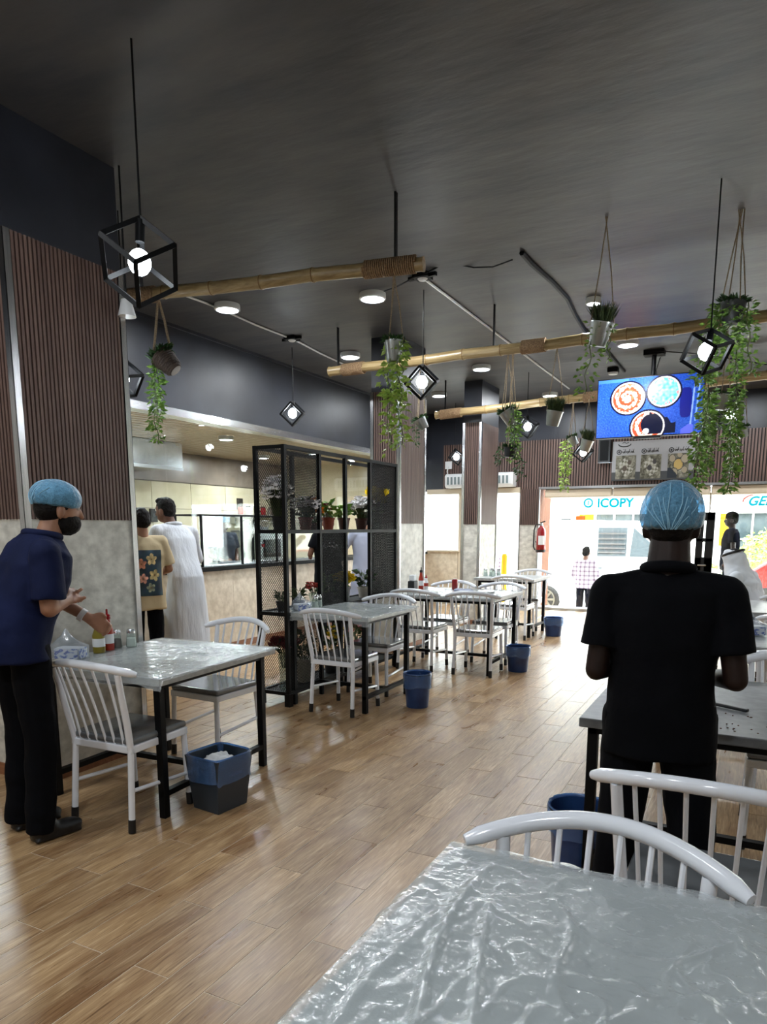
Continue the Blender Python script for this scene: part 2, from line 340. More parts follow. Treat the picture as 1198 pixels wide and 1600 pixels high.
# plaid shirt
def plaid():
    m = mat('cloth_plaid', (226, 206, 214), rough=.9, spec=0); nt = m.node_tree; N = nt.nodes; L = nt.links; b = N['Principled BSDF']
    tc = N.new('ShaderNodeTexCoord'); sx = N.new('ShaderNodeSeparateXYZ'); L.new(tc.outputs['Object'], sx.inputs[0]); prev = None
    for k in ('X', 'Z'):
        a = N.new('ShaderNodeMath'); a.operation = 'MULTIPLY'; a.inputs[1].default_value = 70; L.new(sx.outputs[k], a.inputs[0])
        c = N.new('ShaderNodeMath'); c.operation = 'SINE'; L.new(a.outputs[0], c.inputs[0])
        g = N.new('ShaderNodeMath'); g.operation = 'GREATER_THAN'; g.inputs[1].default_value = .55; L.new(c.outputs[0], g.inputs[0])
        if prev: s = N.new('ShaderNodeMath'); s.operation = 'ADD'; L.new(prev, s.inputs[0]); L.new(g.outputs[0], s.inputs[1]); prev = s.outputs[0]
        else: prev = g.outputs[0]
    r = N.new('ShaderNodeValToRGB'); r.color_ramp.elements[0].color = lin((160, 150, 156)); r.color_ramp.elements[1].color = lin((92, 74, 90)); r.color_ramp.elements[1].position = 1
    h = N.new('ShaderNodeMath'); h.operation = 'MULTIPLY'; h.inputs[1].default_value = .5; L.new(prev, h.inputs[0]); L.new(h.outputs[0], r.inputs[0]); L.new(r.outputs[0], b.inputs['Base Color'])
plaid()
# wood-look plank tile
def plank_mat():
    m = mat('plank_wood', (150, 112, 76), rough=.24); nt = m.node_tree; N = nt.nodes; L = nt.links; b = N['Principled BSDF']
    tc = N.new('ShaderNodeTexCoord'); oi = N.new('ShaderNodeObjectInfo'); vm = N.new('ShaderNodeVectorMath'); vm.operation = 'MULTIPLY_ADD'; vm.inputs[0].default_value = (41, 67, 23)
    L.new(oi.outputs['Random'], vm.inputs[1]); L.new(tc.outputs['Object'], vm.inputs[2])
    def nz(sc_, st, det, dist=0):
        mp = N.new('ShaderNodeMapping'); mp.inputs['Scale'].default_value = st; L.new(vm.outputs[0], mp.inputs[0])
        n = N.new('ShaderNodeTexNoise'); n.inputs['Scale'].default_value = sc_; n.inputs['Detail'].default_value = det; n.inputs['Distortion'].default_value = dist; L.new(mp.outputs[0], n.inputs[0]); return n.outputs[0]
    fine = nz(14, (9, .5, 1), 10, .9); broad = nz(3, (2.2, .5, 1), 4, 1.2)
    def ramp(src, stops):
        r = N.new('ShaderNodeValToRGB'); e = r.color_ramp.elements; e[0].position, e[0].color = stops[0][0], lin(stops[0][1]); e[1].position, e[1].color = stops[-1][0], lin(stops[-1][1])
        for p, c in stops[1:-1]: q = e.new(p); q.color = lin(c)
        L.new(src, r.inputs[0]); return r.outputs[0]
    c1 = ramp(fine, [(.28, (116, 88, 60)), (.40, (160, 130, 94)), (.56, (180, 150, 112)), (.72, (206, 180, 144))])
    c2 = ramp(broad, [(.30, (190, 170, 156)), (.5, (232, 226, 220)), (.7, (255, 252, 248))])
    mx = N.new('ShaderNodeMix'); mx.data_type = 'RGBA'; mx.blend_type = 'MULTIPLY'; mx.inputs[0].default_value = .9; L.new(c1, mx.inputs[6]); L.new(c2, mx.inputs[7])
    hs = N.new('ShaderNodeHueSaturation'); mr = N.new('ShaderNodeMapRange'); mr.inputs[3].default_value = .9; mr.inputs[4].default_value = 1.08; L.new(oi.outputs['Random'], mr.inputs[0]); L.new(mr.outputs[0], hs.inputs['Value']); L.new(mx.outputs[2], hs.inputs['Color'])
    L.new(hs.outputs[0], b.inputs['Base Color'])
    bu = N.new('ShaderNodeBump'); bu.inputs['Strength'].default_value = .22; bu.inputs['Distance'].default_value = .004; bu.inputs['Strength'].default_value = .10; L.new(fine, bu.inputs['Height']); L.new(bu.outputs[0], b.inputs['Normal'])
    rr = N.new('ShaderNodeMapRange'); rr.inputs[3].default_value = .2; rr.inputs[4].default_value = .42; L.new(broad, rr.inputs[0]); L.new(rr.outputs[0], b.inputs['Roughness'])
plank_mat()

# ================================================================== STRUCTURE
CEIL = 3.65; XW = -5.7; YE = 13.0; XR = 3.6; YB = -2.6
def struct(name, mb, m, parent=None, smooth=False, bevel=0):
    return mb.build(name, m, parent, smooth, bevel, kind='structure' if parent is None else None)
# floor: grout bed with wood-look tiles laid half bond
floor = struct('floor', MB().box(XW - 3.4, XR, YB, YE + .12, -.12, -.0015), G['grout'])
PW, PL, X0, Y0 = .1555, .818, -1.0175, 3.649
pm = MB().box(-PW / 2 + .0022, PW / 2 - .0022, -PL / 2 + .0022, PL / 2 - .0022, -.010, 0)
pmesh = bpy.data.meshes.new('plank'); pmesh.from_pydata(pm.v, [], pm.f); pmesh.materials.append(G['plank_wood'])
cand = []; rest = MB()
for i in range(-31, 30):
    xc = X0 + (i + .5) * PW
    for j in range(-8, 13):
        yc = Y0 + (j + .5) * PL + (PL / 2 if i % 2 else 0)
        if xc - PW / 2 < XW or xc + PW / 2 > XR or yc - PL / 2 < YB or yc + PL / 2 > YE + .1: continue
        d = (Vector((xc, yc, 0)) - Vector((0, 0, CAMH))).dot(_FW)
        px = PXX + FPX * Vector((xc, yc, -CAMH)).dot(_R) / d if d > .3 else -9999
        py = PYY - FPX * Vector((xc, yc, -CAMH)).dot(_UP) / d if d > .3 else 9999
        vis = -60 < px < 1260 and py < 1680 and not (xc > -.45 and yc < 1.5) and not (yc < 2.6 and xc < -3.7)
        cand.append(((d if vis else 99), xc, yc))
cand.sort()
for k, (d, xc, yc) in enumerate(cand):
    if k < 300 and d < 90:
        o = bpy.data.objects.new('plank', pmesh); C.objects.link(o); o.parent = floor; o.location = (xc, yc, 0)
    else: rest.box(xc - PW / 2 + .0022, xc + PW / 2 - .0022, yc - PL / 2 + .0022, yc + PL / 2 - .0022, -.010, 0)
rest.build('plank_field', G['plank_wood'], floor, kind='stuff')
struct('ceiling', MB().box(XW - .1, XR, YB, YE + .3, CEIL, CEIL + .15), G['ceiling_paint'])
# kitchen side wall: stone counter front, steel edged opening, dark bulkhead
wl = struct('wall_left', MB().box(XW - .2, XW, YB, YE, 0, .985), G['stone_cream'])
MB().box(XW - .45, XW + .05, 3.3, YE - .1, .985, 1.035).build('counter_top', G['black_metal'], wl, bevel=.004)
MB().box(XW, XW + .012, YB, YE, 0, .08).build('skirting', G['skirting'], wl)
for y in np.arange(YB + 1.2, YE, 1.2): MB().box(XW - .001, XW + .0015, y, y + .004, .08, .985).build('panel_joint', G['grout'], wl)
bh = struct('trim_1', MB().box(XW - .15, XW, YB, YE, 2.78, CEIL), G['dark_wall'])
MB().box(XW - .16, XW + .012, YB, YE, 2.70, 2.78).build('steel_beam', G['steel'], bh)
struct('wall_pier', MB().box(XW - .2, XW, YB, 3.3, .985, 2.70), G['stone'])
# glass above the counter
wn = struct('window_1', MB().box(XW - .11, XW - .10, 3.3, 4.6, 1.035, 2.70), G['glass'])
for y in (4.6, 6.05, 7.5, 8.95, 10.4, 11.85):
    MB().box(XW - .11, XW - .10, y + .006, min(y + 1.444, YE), 1.035, 2.70).build('pane', G['glass'], wn)
# kitchen room
KX = -9.0
struct('wall_kitchen_near', MB().box(KX, XW - .2, 3.1, 3.3, 0, 2.9), G['cream_tile'])
struct('wall_kitchen_far', MB().box(KX, XW - .2, 12.9, 13.1, 0, 2.9), G['cream_tile'])
kb = struct('wall_kitchen_back', MB().box(KX - .15, KX, 3.1, 13.1, 0, 2.9), G['soffit'])
tm = MB().box(0, .012, .005, .945, .005, .445); tme = bpy.data.meshes.new('tile'); tme.from_pydata(tm.v, [], tm.f); tme.materials.append(G['cream_tile'])
for j in range(5):
    for i in range(10):
        o = bpy.data.objects.new('tile', tme); C.objects.link(o); o.parent = kb; o.location = (KX, 3.3 + i * .95, .02 + j * .45)
MB().box(KX - .0, KX + .03, 3.3, 12.9, 2.28, 2.75).build('soffit_band', G['soffit'], kb)
kc = struct('ceiling_kitchen', MB().box(KX - .15, XW - .15, 3.1, 13.1, 2.84, 2.9), G['soffit'])
for i in range(88): 
    y = 3.35 + i * .109
    if i < 88: MB().box(KX, XW - .16, y, y + .07, 2.79, 2.84).build('ceiling_slat', G['kitchen_wood'], kc)
# end wall: slatted above, pier, two openings
def slats(name, parent, x0, x1, z0, z1, y, pitch, dirn, axis='x', dep=.014):
    mb = MB(); n = int((x1 - x0) / pitch)
    for i in range(n):
        a = x0 + (i + .5) * (x1 - x0) / n; h = pitch * .31
        if axis == 'x': mb.box(a - h, a + h, min(y, y + dirn * dep), max(y, y + dirn * dep), z0, z1)
        else: mb.box(min(y, y + dirn * dep), max(y, y + dirn * dep), a - h, a + h, z0, z1)
    return mb.build(name, G['slat_wood'], parent, kind='stuff')
ZS = 1.545; ZH = 2.19; ZT = 3.05; PX0, PX1 = -3.84, -3.49
we = struct('wall_end', MB().box(XW - .2, XR + .2, YE, YE + .35, ZT, CEIL), G['dark_wall'])
struct('wall_end_band', MB().box(-5.38, XR + .2, YE, YE + .35, ZH, ZT), G['slat_back'])
wb = bpy.data.objects['wall_end_band']; slats('slat_panel', wb, -5.38, XR, ZH, ZT, YE, .047, -1)
struct('wall_end_corner', MB().box(XW - .2, -5.38, YE, YE + .35, ZH, ZT), G['dark_wall'])
wp = struct('wall_end_pier', MB().box(PX0, PX1, YE, YE + .35, 0, ZH), G['stone'])
MB().box(PX0, PX1, YE - .004, YE, ZS, ZH).build('slat_backing', G['slat_back'], wp); slats('slat_panel', wp, PX0, PX1, ZS, ZH, YE - .004, .033, -1)
MB().box(PX1 - .001, PX1 + .012, YE - .02, YE + .35, ZS, ZH).build('jamb_panel', G['jamb_wood'], wp)
MB().box(PX0, PX1, YE + .35, YE + .85, 0, ZH).build('outer_jamb', G['jamb_wood'], wp)
for x in (PX0 - .012, PX1): MB().box(x, x + .014, YE - .022, YE + .02, 0, ZH).build('edge_trim', G['steel_soft'], wp)
struct('wall_end_low', MB().box(XW, -5.06, YE, YE + .2, 0, 1.03), G['stone_cream'])
struct('trim_2', MB().box(XW, -5.02, YE - .06, YE + .22, 1.03, 1.06), G['beige_trim'])
struct('trim_3', MB().box(-5.05, -4.99, YE, YE + .12, 0, ZH), G['beige_trim'])
struct('trim_4', MB().box(XW, PX0, YE - .05, YE + .2, ZH - .06, ZH + .035), G['beige_trim'])
d1 = struct('trim_5', MB().box(PX1, XR, YE - .05, YE + .0, ZH - .01, ZH + .03), G['steel_soft'])
for a, b in ((PX1 + .1, -2.22), (-2.20, -.66), (-.64, 1.6), (1.62, XR)): MB().box(a, b, YE + .0, YE + .3, ZH - .16, ZH - .01).build('shutter_box', G['beige_trim'], d1, bevel=.02)
struct('trim_6', MB().box(PX1 + .02, XR, YE - .04, YE + .28, -.0, .045), G['steel_soft'])
gl = struct('window_2', MB().box(PX1 + .012, -2.2, YE + .16, YE + .168, .045, ZH - .1), G['glass'])
for a, b in ((-2.19, -.66), (-.64, .9), (.91, 2.4), (2.41, XR)): MB().box(a, b, YE + .16, YE + .168, .045, ZH - .1).build('pane', G['glass'], gl)
MB().box(-.665, -.635, YE + .13, YE + .2, .045, ZH - .12).build('mullion', G['lamp_white'], gl)
struct('window_3', MB().box(XW, -5.06, YE + .1, YE + .108, 1.06, ZH - .06), G['glass'])
struct('window_4', MB().box(-4.98, PX0 - .02, YE + .1, YE + .108, .02, ZH - .06), G['glass'])
wr = struct('wall_right', MB().box(XR, XR + .2, YB, YE + .35, 0, CEIL), G['stone'])
struct('wall_back', MB().box(XW - .2, XR + .2, YB - .2, YB, 0, CEIL), G['stone'])
struct('baseboard_right', MB().box(XR - .012, XR, YB, YE, 0, .08), G['skirting'])
# clad pillars
def pillar(n, x1, wd, y0, y1, pitch=.0262):
    x0 = x1 - wd; s = struct('wall_pillar_' + n, MB().box(x0, x1, y0, y1, 0, ZS), G['stone'])
    MB().box(x0 + .004, x1 - .004, y0 + .004, y1 - .004, ZS, ZT).build('slat_backing', G['slat_back'], s)
    MB().box(x0, x1, y0, y1, ZT, CEIL).build('painted_top', G['dark_wall'], s)
    MB().box(x0 - .008, x1 + .008, y0 - .008, y1 + .008, 0, .075).build('skirting', G['skirting'], s)
    slats('slat_panel', s, y0 + .03, y1 - .03, ZS, ZT, x1 - .004, pitch, 1, 'y'); slats('slat_panel', s, x0 + .03, x1 - .03, ZS, ZT, y0 + .004, pitch, -1)
    slats('slat_panel', s, x0 + .03, x1 - .03, ZS, ZT, y1 - .004, pitch, 1); slats('slat_panel', s, y0 + .03, y1 - .03, ZS, ZT, x0 + .004, pitch, -1, 'y')
    for cx, sx in ((x0, -1), (x1, 1)):
        for cy, sy in ((y0, -1), (y1, 1)):
            g = MB(); a, b = sorted((cx + sx * .014, cx - sx * .028)); c, d = sorted((cy + sy * .014, cy + sy * .011)); g.box(a, b, c, d, 0, ZT)
            a, b = sorted((cx + sx * .014, cx + sx * .011)); c, d = sorted((cy + sy * .014, cy - sy * .028)); g.box(a, b, c, d, 0, ZT); g.build('corner_guard', G['steel'], s)
    return s
pillar('near', -3.6, .45, 2.65, 3.435); pillar('middle', -3.70, .36, 7.6, 8.33, .03); pillar('far', -3.70, .28, 10.4, 11.2, .03)
# mouldings, conduits on the ceiling
struct('trim_7', MB().box(XW, XW + .03, YB, YE, CEIL - .03, CEIL), G['dark_wall'])

# ================================================================== OUTSIDE
st = MB().box(-40, 40, YE + 1.6, 60, -.75, -.6).build('street', G['concrete'], kind='structure')
MB().box(-1.4, 12, YE + .35, YE + 1.9, -.6, -.02).build('walkway', G['concrete'], kind='structure')
MB().box(-12, -1.4, YE + .35, YE + .75, -.6, -.02).build('doorstep', G['concrete'], kind='structure')
bd = thing('shop_building', 'white shop building across the street with signs and grey windows', 'building', (0, 26, -.6))
B = MB(); B.box(-22, -8.2, 0, 6, 0, 5.4); B.box(-8.2, 10, 0, 6, 2.65, 5.4); B.box(-8.2, -4.95, 0, .4, 0, 2.65); B.box(-3.05, -.6, 0, .4, 0, 2.65); B.box(1.2, 2.2, 0, .4, 0, 2.65); B.box(3.8, 10, 0, 6, 0, 2.65); B.box(-8, 4, 3, 3.2, 0, 2.65)
B.build('wall', G['facade'], bd)
MB().box(-22, 10, -.06, 0, 2.55, 3.7).build('sign_board', G['facade'], bd)
for a, b in ((-4.95, -3.05), (-.6, 1.2), (2.2, 3.8)):
    wo = MB().box(a, b, .1, .14, 0.1, 2.6).build('window', G['facade_glass'], bd)
    f = MB()
    for i in range(4): x = a + (b - a) * i / 3; f.box(x - .03, x + .03, .04, .1, .1, 2.6)
    for z in (.1, 1.0, 1.7, 2.56): f.box(a, b, .05, .1, z, z + .04)
    f.build('window_frame', G['facade'], wo)
MB().box(-5.5, -5.0, -.02, 0, 1.75, 2.55).build('poster', G['sign_yellow'], bd); MB().box(-5.62, -5.3, -.04, -.02, 1.9, 2.5).build('poster', G['sign_orange'], bd)
MB().box(-6.15, -5.8, -.03, 0, 2.2, 2.4).build('notice_plate', G['print_dark'], bd); MB().box(-.95, -.62, -.03, 0, 1.5, 2.6).build('poster', G['sign_yellow'], bd)
text('sign_lettering', 'ICOPY', (-4.9, -.07, 2.80), .42, G['sign_teal'], bd, bold=.016); mb = MB(); mb.lathe([(.11, -.01), (.17, -.01), (.17, .01), (.11, .01), (.11, -.01)], n=24, caps=False).build('sign_ring', G['sign_teal'], bd, loc=(-5.2, -.075, 2.95), rot=(pi / 2, 0, 0)); MB().box(-5.22, -5.18, -.09, -.07, 2.87, 3.03).build('sign_mark', G['sign_teal'], bd)
text('sign_lettering', 'GENERAL', (-.2, -.07, 2.80), .40, G['sign_teal'], bd, shear=.3, bold=.014); mb = MB(); pts = [(math.cos(a) * .95 + .62, -.08, math.sin(a) * .3 + 2.93) for a in np.linspace(.25, pi + .1, 20)]; mb.tube(pts, .03, 5).build('sign_swoosh', G['car_red'], bd)
# second building far left to close the street view
b2 = thing('corner_building', 'pale building closing the street behind the left side openings', 'building', (-23.5, 20, -.6)); MB().box(-6, 0, 0, 10, 0, 6).build('wall', G['facade'], b2); MB().box(.0, .05, 1, 9, .8, 2.4).build('window', G['facade_glass'], b2)

def van():
    t = thing('van', 'white van parked side-on right outside the glass front', 'van', (-2.95, 17.5, -.6))
    prof = [(-2.6, .3), (2.3, .3), (2.45, .6), (2.35, 1.05), (1.5, 1.32), (.55, 2.25), (-2.4, 2.3), (-2.62, 1.5)]
    vs = [(x, 0 + (.0 if z < 1.4 else .08), z) for x, z in prof] + [(x, 1.8 - (.0 if z < 1.4 else .08), z) for x, z in prof]; n = len(prof)
    b = MB().add(vs, [tuple(range(n)), tuple(range(n, 2 * n))[::-1]] + [(i, i + n, (i + 1) % n + n, (i + 1) % n) for i in range(n)]); b.build('body', G['car_white'], t, bevel=.05)
    for a, c in ((-.45, .3),): 
        MB().add([(-.30, -.01, 1.42), (.36, -.01, 1.42), (.36, .03, 2.1), (-.30, .03, 2.1)], [(0, 1, 2, 3)]).build('side_window', G['car_glass'], t)
    MB().add([(.44, -.01, 1.42), (1.25, -.01, 1.42), (.50, .03, 2.1)], [(0, 1, 2)]).build('side_window', G['car_glass'], t)
    for z in (1.5, 1.6, 1.7, 1.82, 1.94): MB().box(-.28, .34, -.03, -.015, z, z + .03).build('window_rail', G['steel_soft'], t)
    for wx in (-1.5, 1.45):
        MB().lathe([(.1, -.11), (.3, -.11), (.34, -.06), (.34, .06), (.3, .11), (.1, .11)], n=28).build('tyre', G['tyre'], t, True, loc=(wx, .05, .34), rot=(pi / 2, 0, 0))
        h = MB().lathe([(.0, 0), (.06, .0), (.06, .03), (.0, .03)], n=12, caps=False); 
        for k in range(7): a = 2 * pi * k / 7; h.bar((math.cos(a) * .04, math.sin(a) * .04, .01), (math.cos(a) * .23, math.sin(a) * .23, .01), .05, .02)
        h.lathe([(.22, -.02), (.25, -.02), (.25, .03), (.22, .03), (.22, -.02)], n=28, caps=False).build('wheel_rim', G['hub'], t, loc=(wx, -.06, .34), rot=(pi / 2, 0, 0))
    MB().box(-2.2, 2.2, -.02, 0, .95, .975).build('side_moulding', G['steel_soft'], t); MB().box(-.5, -.49, -.012, 0, .4, 2.1).build('door_seam', G['car_glass'], t)
    MB().box(-.35, -.17, -.03, 0, 1.12, 1.16).build('door_handle', G['car_glass'], t)
van()
def car(loc, m, label, rz=0):
    t = thing('car', label, 'car', loc, rz); prof = [(-2, .25), (2, .25), (2.05, .7), (1.2, .85), (.6, 1.35), (-1.1, 1.38), (-1.8, .9), (-2.05, .8)]; n = len(prof)
    MB().add([(x, 0, z) for x, z in prof] + [(x, 1.7, z) for x, z in prof], [tuple(range(n)), tuple(range(n, 2 * n))[::-1]] + [(i, i + n, (i + 1) % n + n, (i + 1) % n) for i in range(n)]).build('body', m, t, bevel=.06)
    MB().add([(-1.2, -.01, .88), (.95, -.01, .88), (.5, -.01, 1.28), (-.95, -.01, 1.28)], [(0, 1, 2, 3)]).build('side_window', G['car_glass'], t)
    for wx in (-1.25, 1.25): MB().lathe([(.0, -.1), (.28, -.1), (.3, 0), (.28, .1), (0, .1)], n=20).build('tyre', G['tyre'], t, True, loc=(wx, .05, .3), rot=(pi / 2, 0, 0))
car((1.7, 20.5, -.6), G['car_red'], 'red car parked across the street at the right')
car((-8.2, 19.5, -.6), G['car_white'], 'white car parked beyond the narrow left opening')
def bush(loc, r, label, cat='shrub'):
    t = thing('street_shrub', label, cat, loc); MB().tube([(0, 0, 0), (.02, 0, r * 1.1)], [.06, .03], 6).build('trunk', G['stem'], t); mb = MB()
    for i in range(900):
        v = Vector((random.gauss(0, 1), random.gauss(0, 1), random.gauss(0, 1))).normalized() * r * random.uniform(.55, 1); v.z = v.z * .9 + r * 1.25
        mb.leaf(v, (random.uniform(-1, 1), random.uniform(-1, 1), random.uniform(-.6, .6)), .16, .09)
    mb.build('foliage', G['leaf_lime'], t, kind='stuff')
bush((.45, 23.5, -.6), .95, 'light green bush in front of the shop across the street'); bush((-1.15, 23.2, -.6), .5, 'smaller green bush beside the shop window across the street')
bl = thing('street_bollard', 'yellow and black post seen through the narrow left opening', 'post', (-4.62, 14.6, -.6)); MB().lathe([(.06, 0), (.06, 1.5), (.04, 1.55)], n=12).build('pole', G['sign_yellow'], bl, True); MB().lathe([(.063, .9), (.063, 1.1)], n=12).build('band', G['print_dark'], bl, True)

# ================================================================== CEILING LAMPS, CABLES
def ceiling_light(x, y, label, power=26, r=.115, z=CEIL):
    t = thing('ceiling_light', label, 'ceiling light', (x, y, z), group='round surface-mounted ceiling lights')
    MB().lathe([(r * .98, 0), (r, -.02), (r, -.05), (r * .86, -.056), (r * .84, -.048)], n=32, caps=False).build('housing', G['lamp_white'], t, True)
    MB().lathe([(r * .84, -.046), (.001, -.047)], n=32, caps=False).build('diffuser', G['led'], t, True)
    ld = bpy.data.lights.new('lamp_light', 'AREA'); lo = bpy.data.objects.new('lamp_light', ld); C.objects.link(lo); lo.parent = t
    ld.shape = 'DISK'; ld.size = r * 1.7; ld.energy = power; ld.color = (.93, .97, 1); lo.location = (0, 0, -.07)
    return t
for px, py, lb in ((355, 481, 'round ceiling light over the kitchen glass, nearest the slatted pillar'), (582, 464, 'round ceiling light above the hanging bucket with long green vine'), (547, 556, 'round ceiling light behind the roped left end of the middle bamboo pole'),
                   (752, 575, 'round ceiling light just below the middle bamboo pole, by the far pillar top'), (686, 617, 'small far ceiling light beside the cube lantern over the middle pillar'), (981, 537, 'round ceiling light between the bamboo pole and television top'),
                   (859, 617, 'round ceiling light above the grassy hanging bucket'), (1178, 588, 'round ceiling light to the right of the long hanging vines'), (927, 471, 'small ceiling light behind the large zinc bucket')):
    p = at(px, py, Z=CEIL - .03); ceiling_light(p.x, p.y, lb, r=.07 if px == 927 else .125, power=14 if px == 927 else 26)
for x, y, pw_, lb in ((-3.3, 1.4, 16, 'round ceiling light overhead in front of the slatted pillar'), (-1.4, .6, 14, 'round ceiling light overhead between pillar and foreground table'), (2.2, 3.2, 12, 'round ceiling light over the right tables, nearest the camera'), (2.2, 7.0, 14, 'round ceiling light over the middle of the right tables'), (-3.9, -.6, 26, 'round ceiling light overhead left of the camera'), (.2, -1.0, 30, 'round ceiling light overhead behind the camera'), (2.2, 10.5, 14, 'round ceiling light over the right end by the glass front')): ceiling_light(x, y, lb, power=pw_)
kl = 0
for y, x in ((4.6, -7.2), (6.2, -6.6), (6.4, -8), (8.3, -6.8), (8.6, -8.1), (10.6, -6.8), (10.8, -8.0)):
    kl += 1; ceiling_light(x, y, ('nearest', 'second', 'third', 'fourth', 'fifth', 'sixth', 'farthest')[kl - 1] + ' recessed light of the slatted kitchen ceiling', power=36, r=.11, z=2.79)
def cable(name, label, pts, r=.008, m='black_metal', group=None):
    o = MB().tube(pts, r, 6).build(name, G[m], None, True); tag(o, label, 'cable', group); return o
Zc = CEIL - .012
cable('ceiling_conduit', 'straight pale conduit running along the ceiling to the far end', [(-2.7, y, Zc) for y in np.linspace(5.9, 11.6, 14)], .012, 'lamp_white')
cable('ceiling_conduit', 'dark wavy conduit curving across the ceiling towards the television', [at(x, y, Z=Zc) for x, y in ((815, 395), (830, 412), (862, 440), (885, 465), (898, 492), (912, 515), (945, 545), (975, 580))], .022, 'black_metal')
cable('ceiling_conduit', 'thin cable running along the kitchen bulkhead to the junction box', [at(x, y, Z=Zc) for x, y in ((270, 455), (320, 473), (345, 483), (400, 508), (452, 528), (470, 536), (500, 552), (530, 566), (560, 580))], .010, 'lamp_white')
cable('pendant_wire', 'thin black wire swooping over the ceiling between pole and junction box', [at(x, y, Z=CEIL - .03 - .06 * math.sin(i)) for i, (x, y) in enumerate(((600, 455), (620, 448), (650, 432), (662, 428), (690, 414), (703, 411), (740, 418), (770, 417), (800, 406)))], .006)
cable('pendant_wire', 'wires stretched from the television bracket to the right', [at(x, y, Y=9.6) for x, y in ((1020, 548), (1080, 552), (1140, 560), (1198, 570))], .006)
for px, py, lb in ((660, 432, 'black junction box holding the cord of the large cube lantern'), (456, 529, 'black junction box holding the cord of the small cube lantern')):
    p = at(px, py, Z=CEIL - .02); t = thing('junction_box', lb, 'junction box', (p.x, p.y, CEIL)); MB().box(-.07, .07, -.07, .07, -.04, 0).build('box', G['black_metal'], t, bevel=.005)
    MB().bar((-.14, .02, -.02), (.14, -.03, -.025), .03).build('bracket_arm', G['black_metal'], t); MB().lathe([(.03, -.055), (.045, -.04)], n=12).build('cord_grip', G['lamp_white'], t)
# bamboo poles
def bamboo(p, q, r, label, ropes, straps):
    p, q = Vector(p), Vector(q); t = thing('bamboo_pole', label, 'bamboo pole', p, group='bamboo poles under the ceiling'); d = q - p; L = d.length; d.normalize(); n = int(L / .38)
    pts = []; rs = []; nodes = MB()
    for i in range(n + 1):
        s = L * i / n; wob = Vector((0, 0, .006 * math.sin(i * 1.9)))
        for ds, k in ((-.03, 1.0), (-.008, 1.10), (.008, 1.10), (.03, 1.0)):
            if 0 <= s + ds <= L: pts.append(d * (s + ds) + wob); rs.append(r * k)
    MB().tube(pts, rs, 16).build('cane', G['bamboo'], t, True)
    for i in range(1, n):
        s = L * i / n; wob = Vector((0, 0, .006 * math.sin(i * 1.9))); MB().tube([d * (s - .004) + wob, d * (s + .004) + wob], r * 1.13, 16).build('node_ring', G['bamboo_node'], t, True)
    u, v = frame(d)
    for a, b in ropes:
        pts = [d * (a + (b - a) * k / 300) + (u * math.cos(k * 2 * pi / 12) + v * math.sin(k * 2 * pi / 12)) * (r * 1.12 + .004) for k in range(301)]
        MB().tube(pts, .0072, 5).build('rope_binding', G['rope'], t, True)
    for s in straps:
        MB().bar(d * s + Vector((0, 0, -.01)), Vector((d.x * s, d.y * s, CEIL - p.z)), .03, .012).build('hanging_strap', G['black_metal'], t)
    return t
z1 = 3.2
pA, pB = at(186, 466, Z=z1), at(664, 411, Z=z1); d0 = (pB - pA).length
bamboo(pA, pB, .043, 'bamboo pole nearest the camera, from the slatted pillar to the roped end', [(.0, .32), (d0 - .42, d0 - .06)], [.2, d0 - .2])
p2, q2 = at(514, 581, Y=7.05), at(1300, 482, Y=7.05)
bamboo(p2, q2, .05, 'long middle bamboo pole passing in front of the middle pillar', [(.18, .44), ((at(815, 548, Y=7.05) - p2).length, (at(852, 545, Y=7.05) - p2).length)], [.12, 1.9, 4.6])
p3, q3 = at(680, 649, Y=10.2), at(1320, 572, Y=10.2)
bamboo(p3, q3, .055, 'farthest bamboo pole in front of the far pillar, behind the television', [(.08, .42), ((at(912, 624, Y=10.2) - p3).length, (at(934, 622, Y=10.2) - p3).length)], [.16, 5.6])

# cube lanterns
def lantern(px, py, D, label, e=.19, rot=(.62, .62, .2), cordtop=None, power=10, dark=True):
    c = at(px, py, D=D); t = thing('cube_lantern', label, 'pendant lamp', c, group='black cube frame pendant lamps')
    R3 = Euler(rot).to_matrix(); h = e / 2; cor = [Vector((x, y, z)) * h for x in (-1, 1) for y in (-1, 1) for z in (-1, 1)]; fr = MB()
    for i in range(8):
        for j in range(i + 1, 8):
            if abs((cor[i] - cor[j]).length - e) < 1e-5: fr.bar(R3 @ cor[i], R3 @ cor[j], .021, .021)
    fr.build('cube_frame', G['black_metal'], t)
    top = max((R3 @ c_ for c_ in cor), key=lambda v: v.z)
    MB().tube([top * .95, top * .45 ], .022, 10).build('lamp_holder', G['black_metal'], t, True)
    MB().ell((0, 0, 0), (.052, .052, .058)).build('bulb', G['bulb'], t, True)
    MB().tube([top, (top.x, top.y, CEIL - c.z)], .005, 6).build('cord', G['black_metal'], t, True)
    ld = bpy.data.lights.new('bulb_light', 'POINT'); lo = bpy.data.objects.new('bulb_light', ld); C.objects.link(lo); lo.parent = t; ld.energy = power; ld.shadow_soft_size = .06; ld.color = (.92, .97, 1)
    return t
T = (.78, .6155, .35)
lantern(218, 410, 3.3, 'large cube lantern hanging beside the slatted pillar top', .225, (.72, .66, .15), power=16)
lantern(659, 597, 6.57, 'cube lantern in front of the middle pillar, bulb facing forward', .2, (.35, .75, .5), power=12)
lantern(457, 646, 8.64, 'small cube lantern hanging before the dark kitchen bulkhead', .19, (.3, .75, .65), power=12)
lantern(1104, 549, 4.55, 'tilted cube lantern hanging in front of the long vines by the television', .178, (.35, .62, -.35), power=14)
lantern(824, 667, 10., 'cube lantern between the mossy vine and the grassy bucket', .2, (.3, .6, .2), power=8)
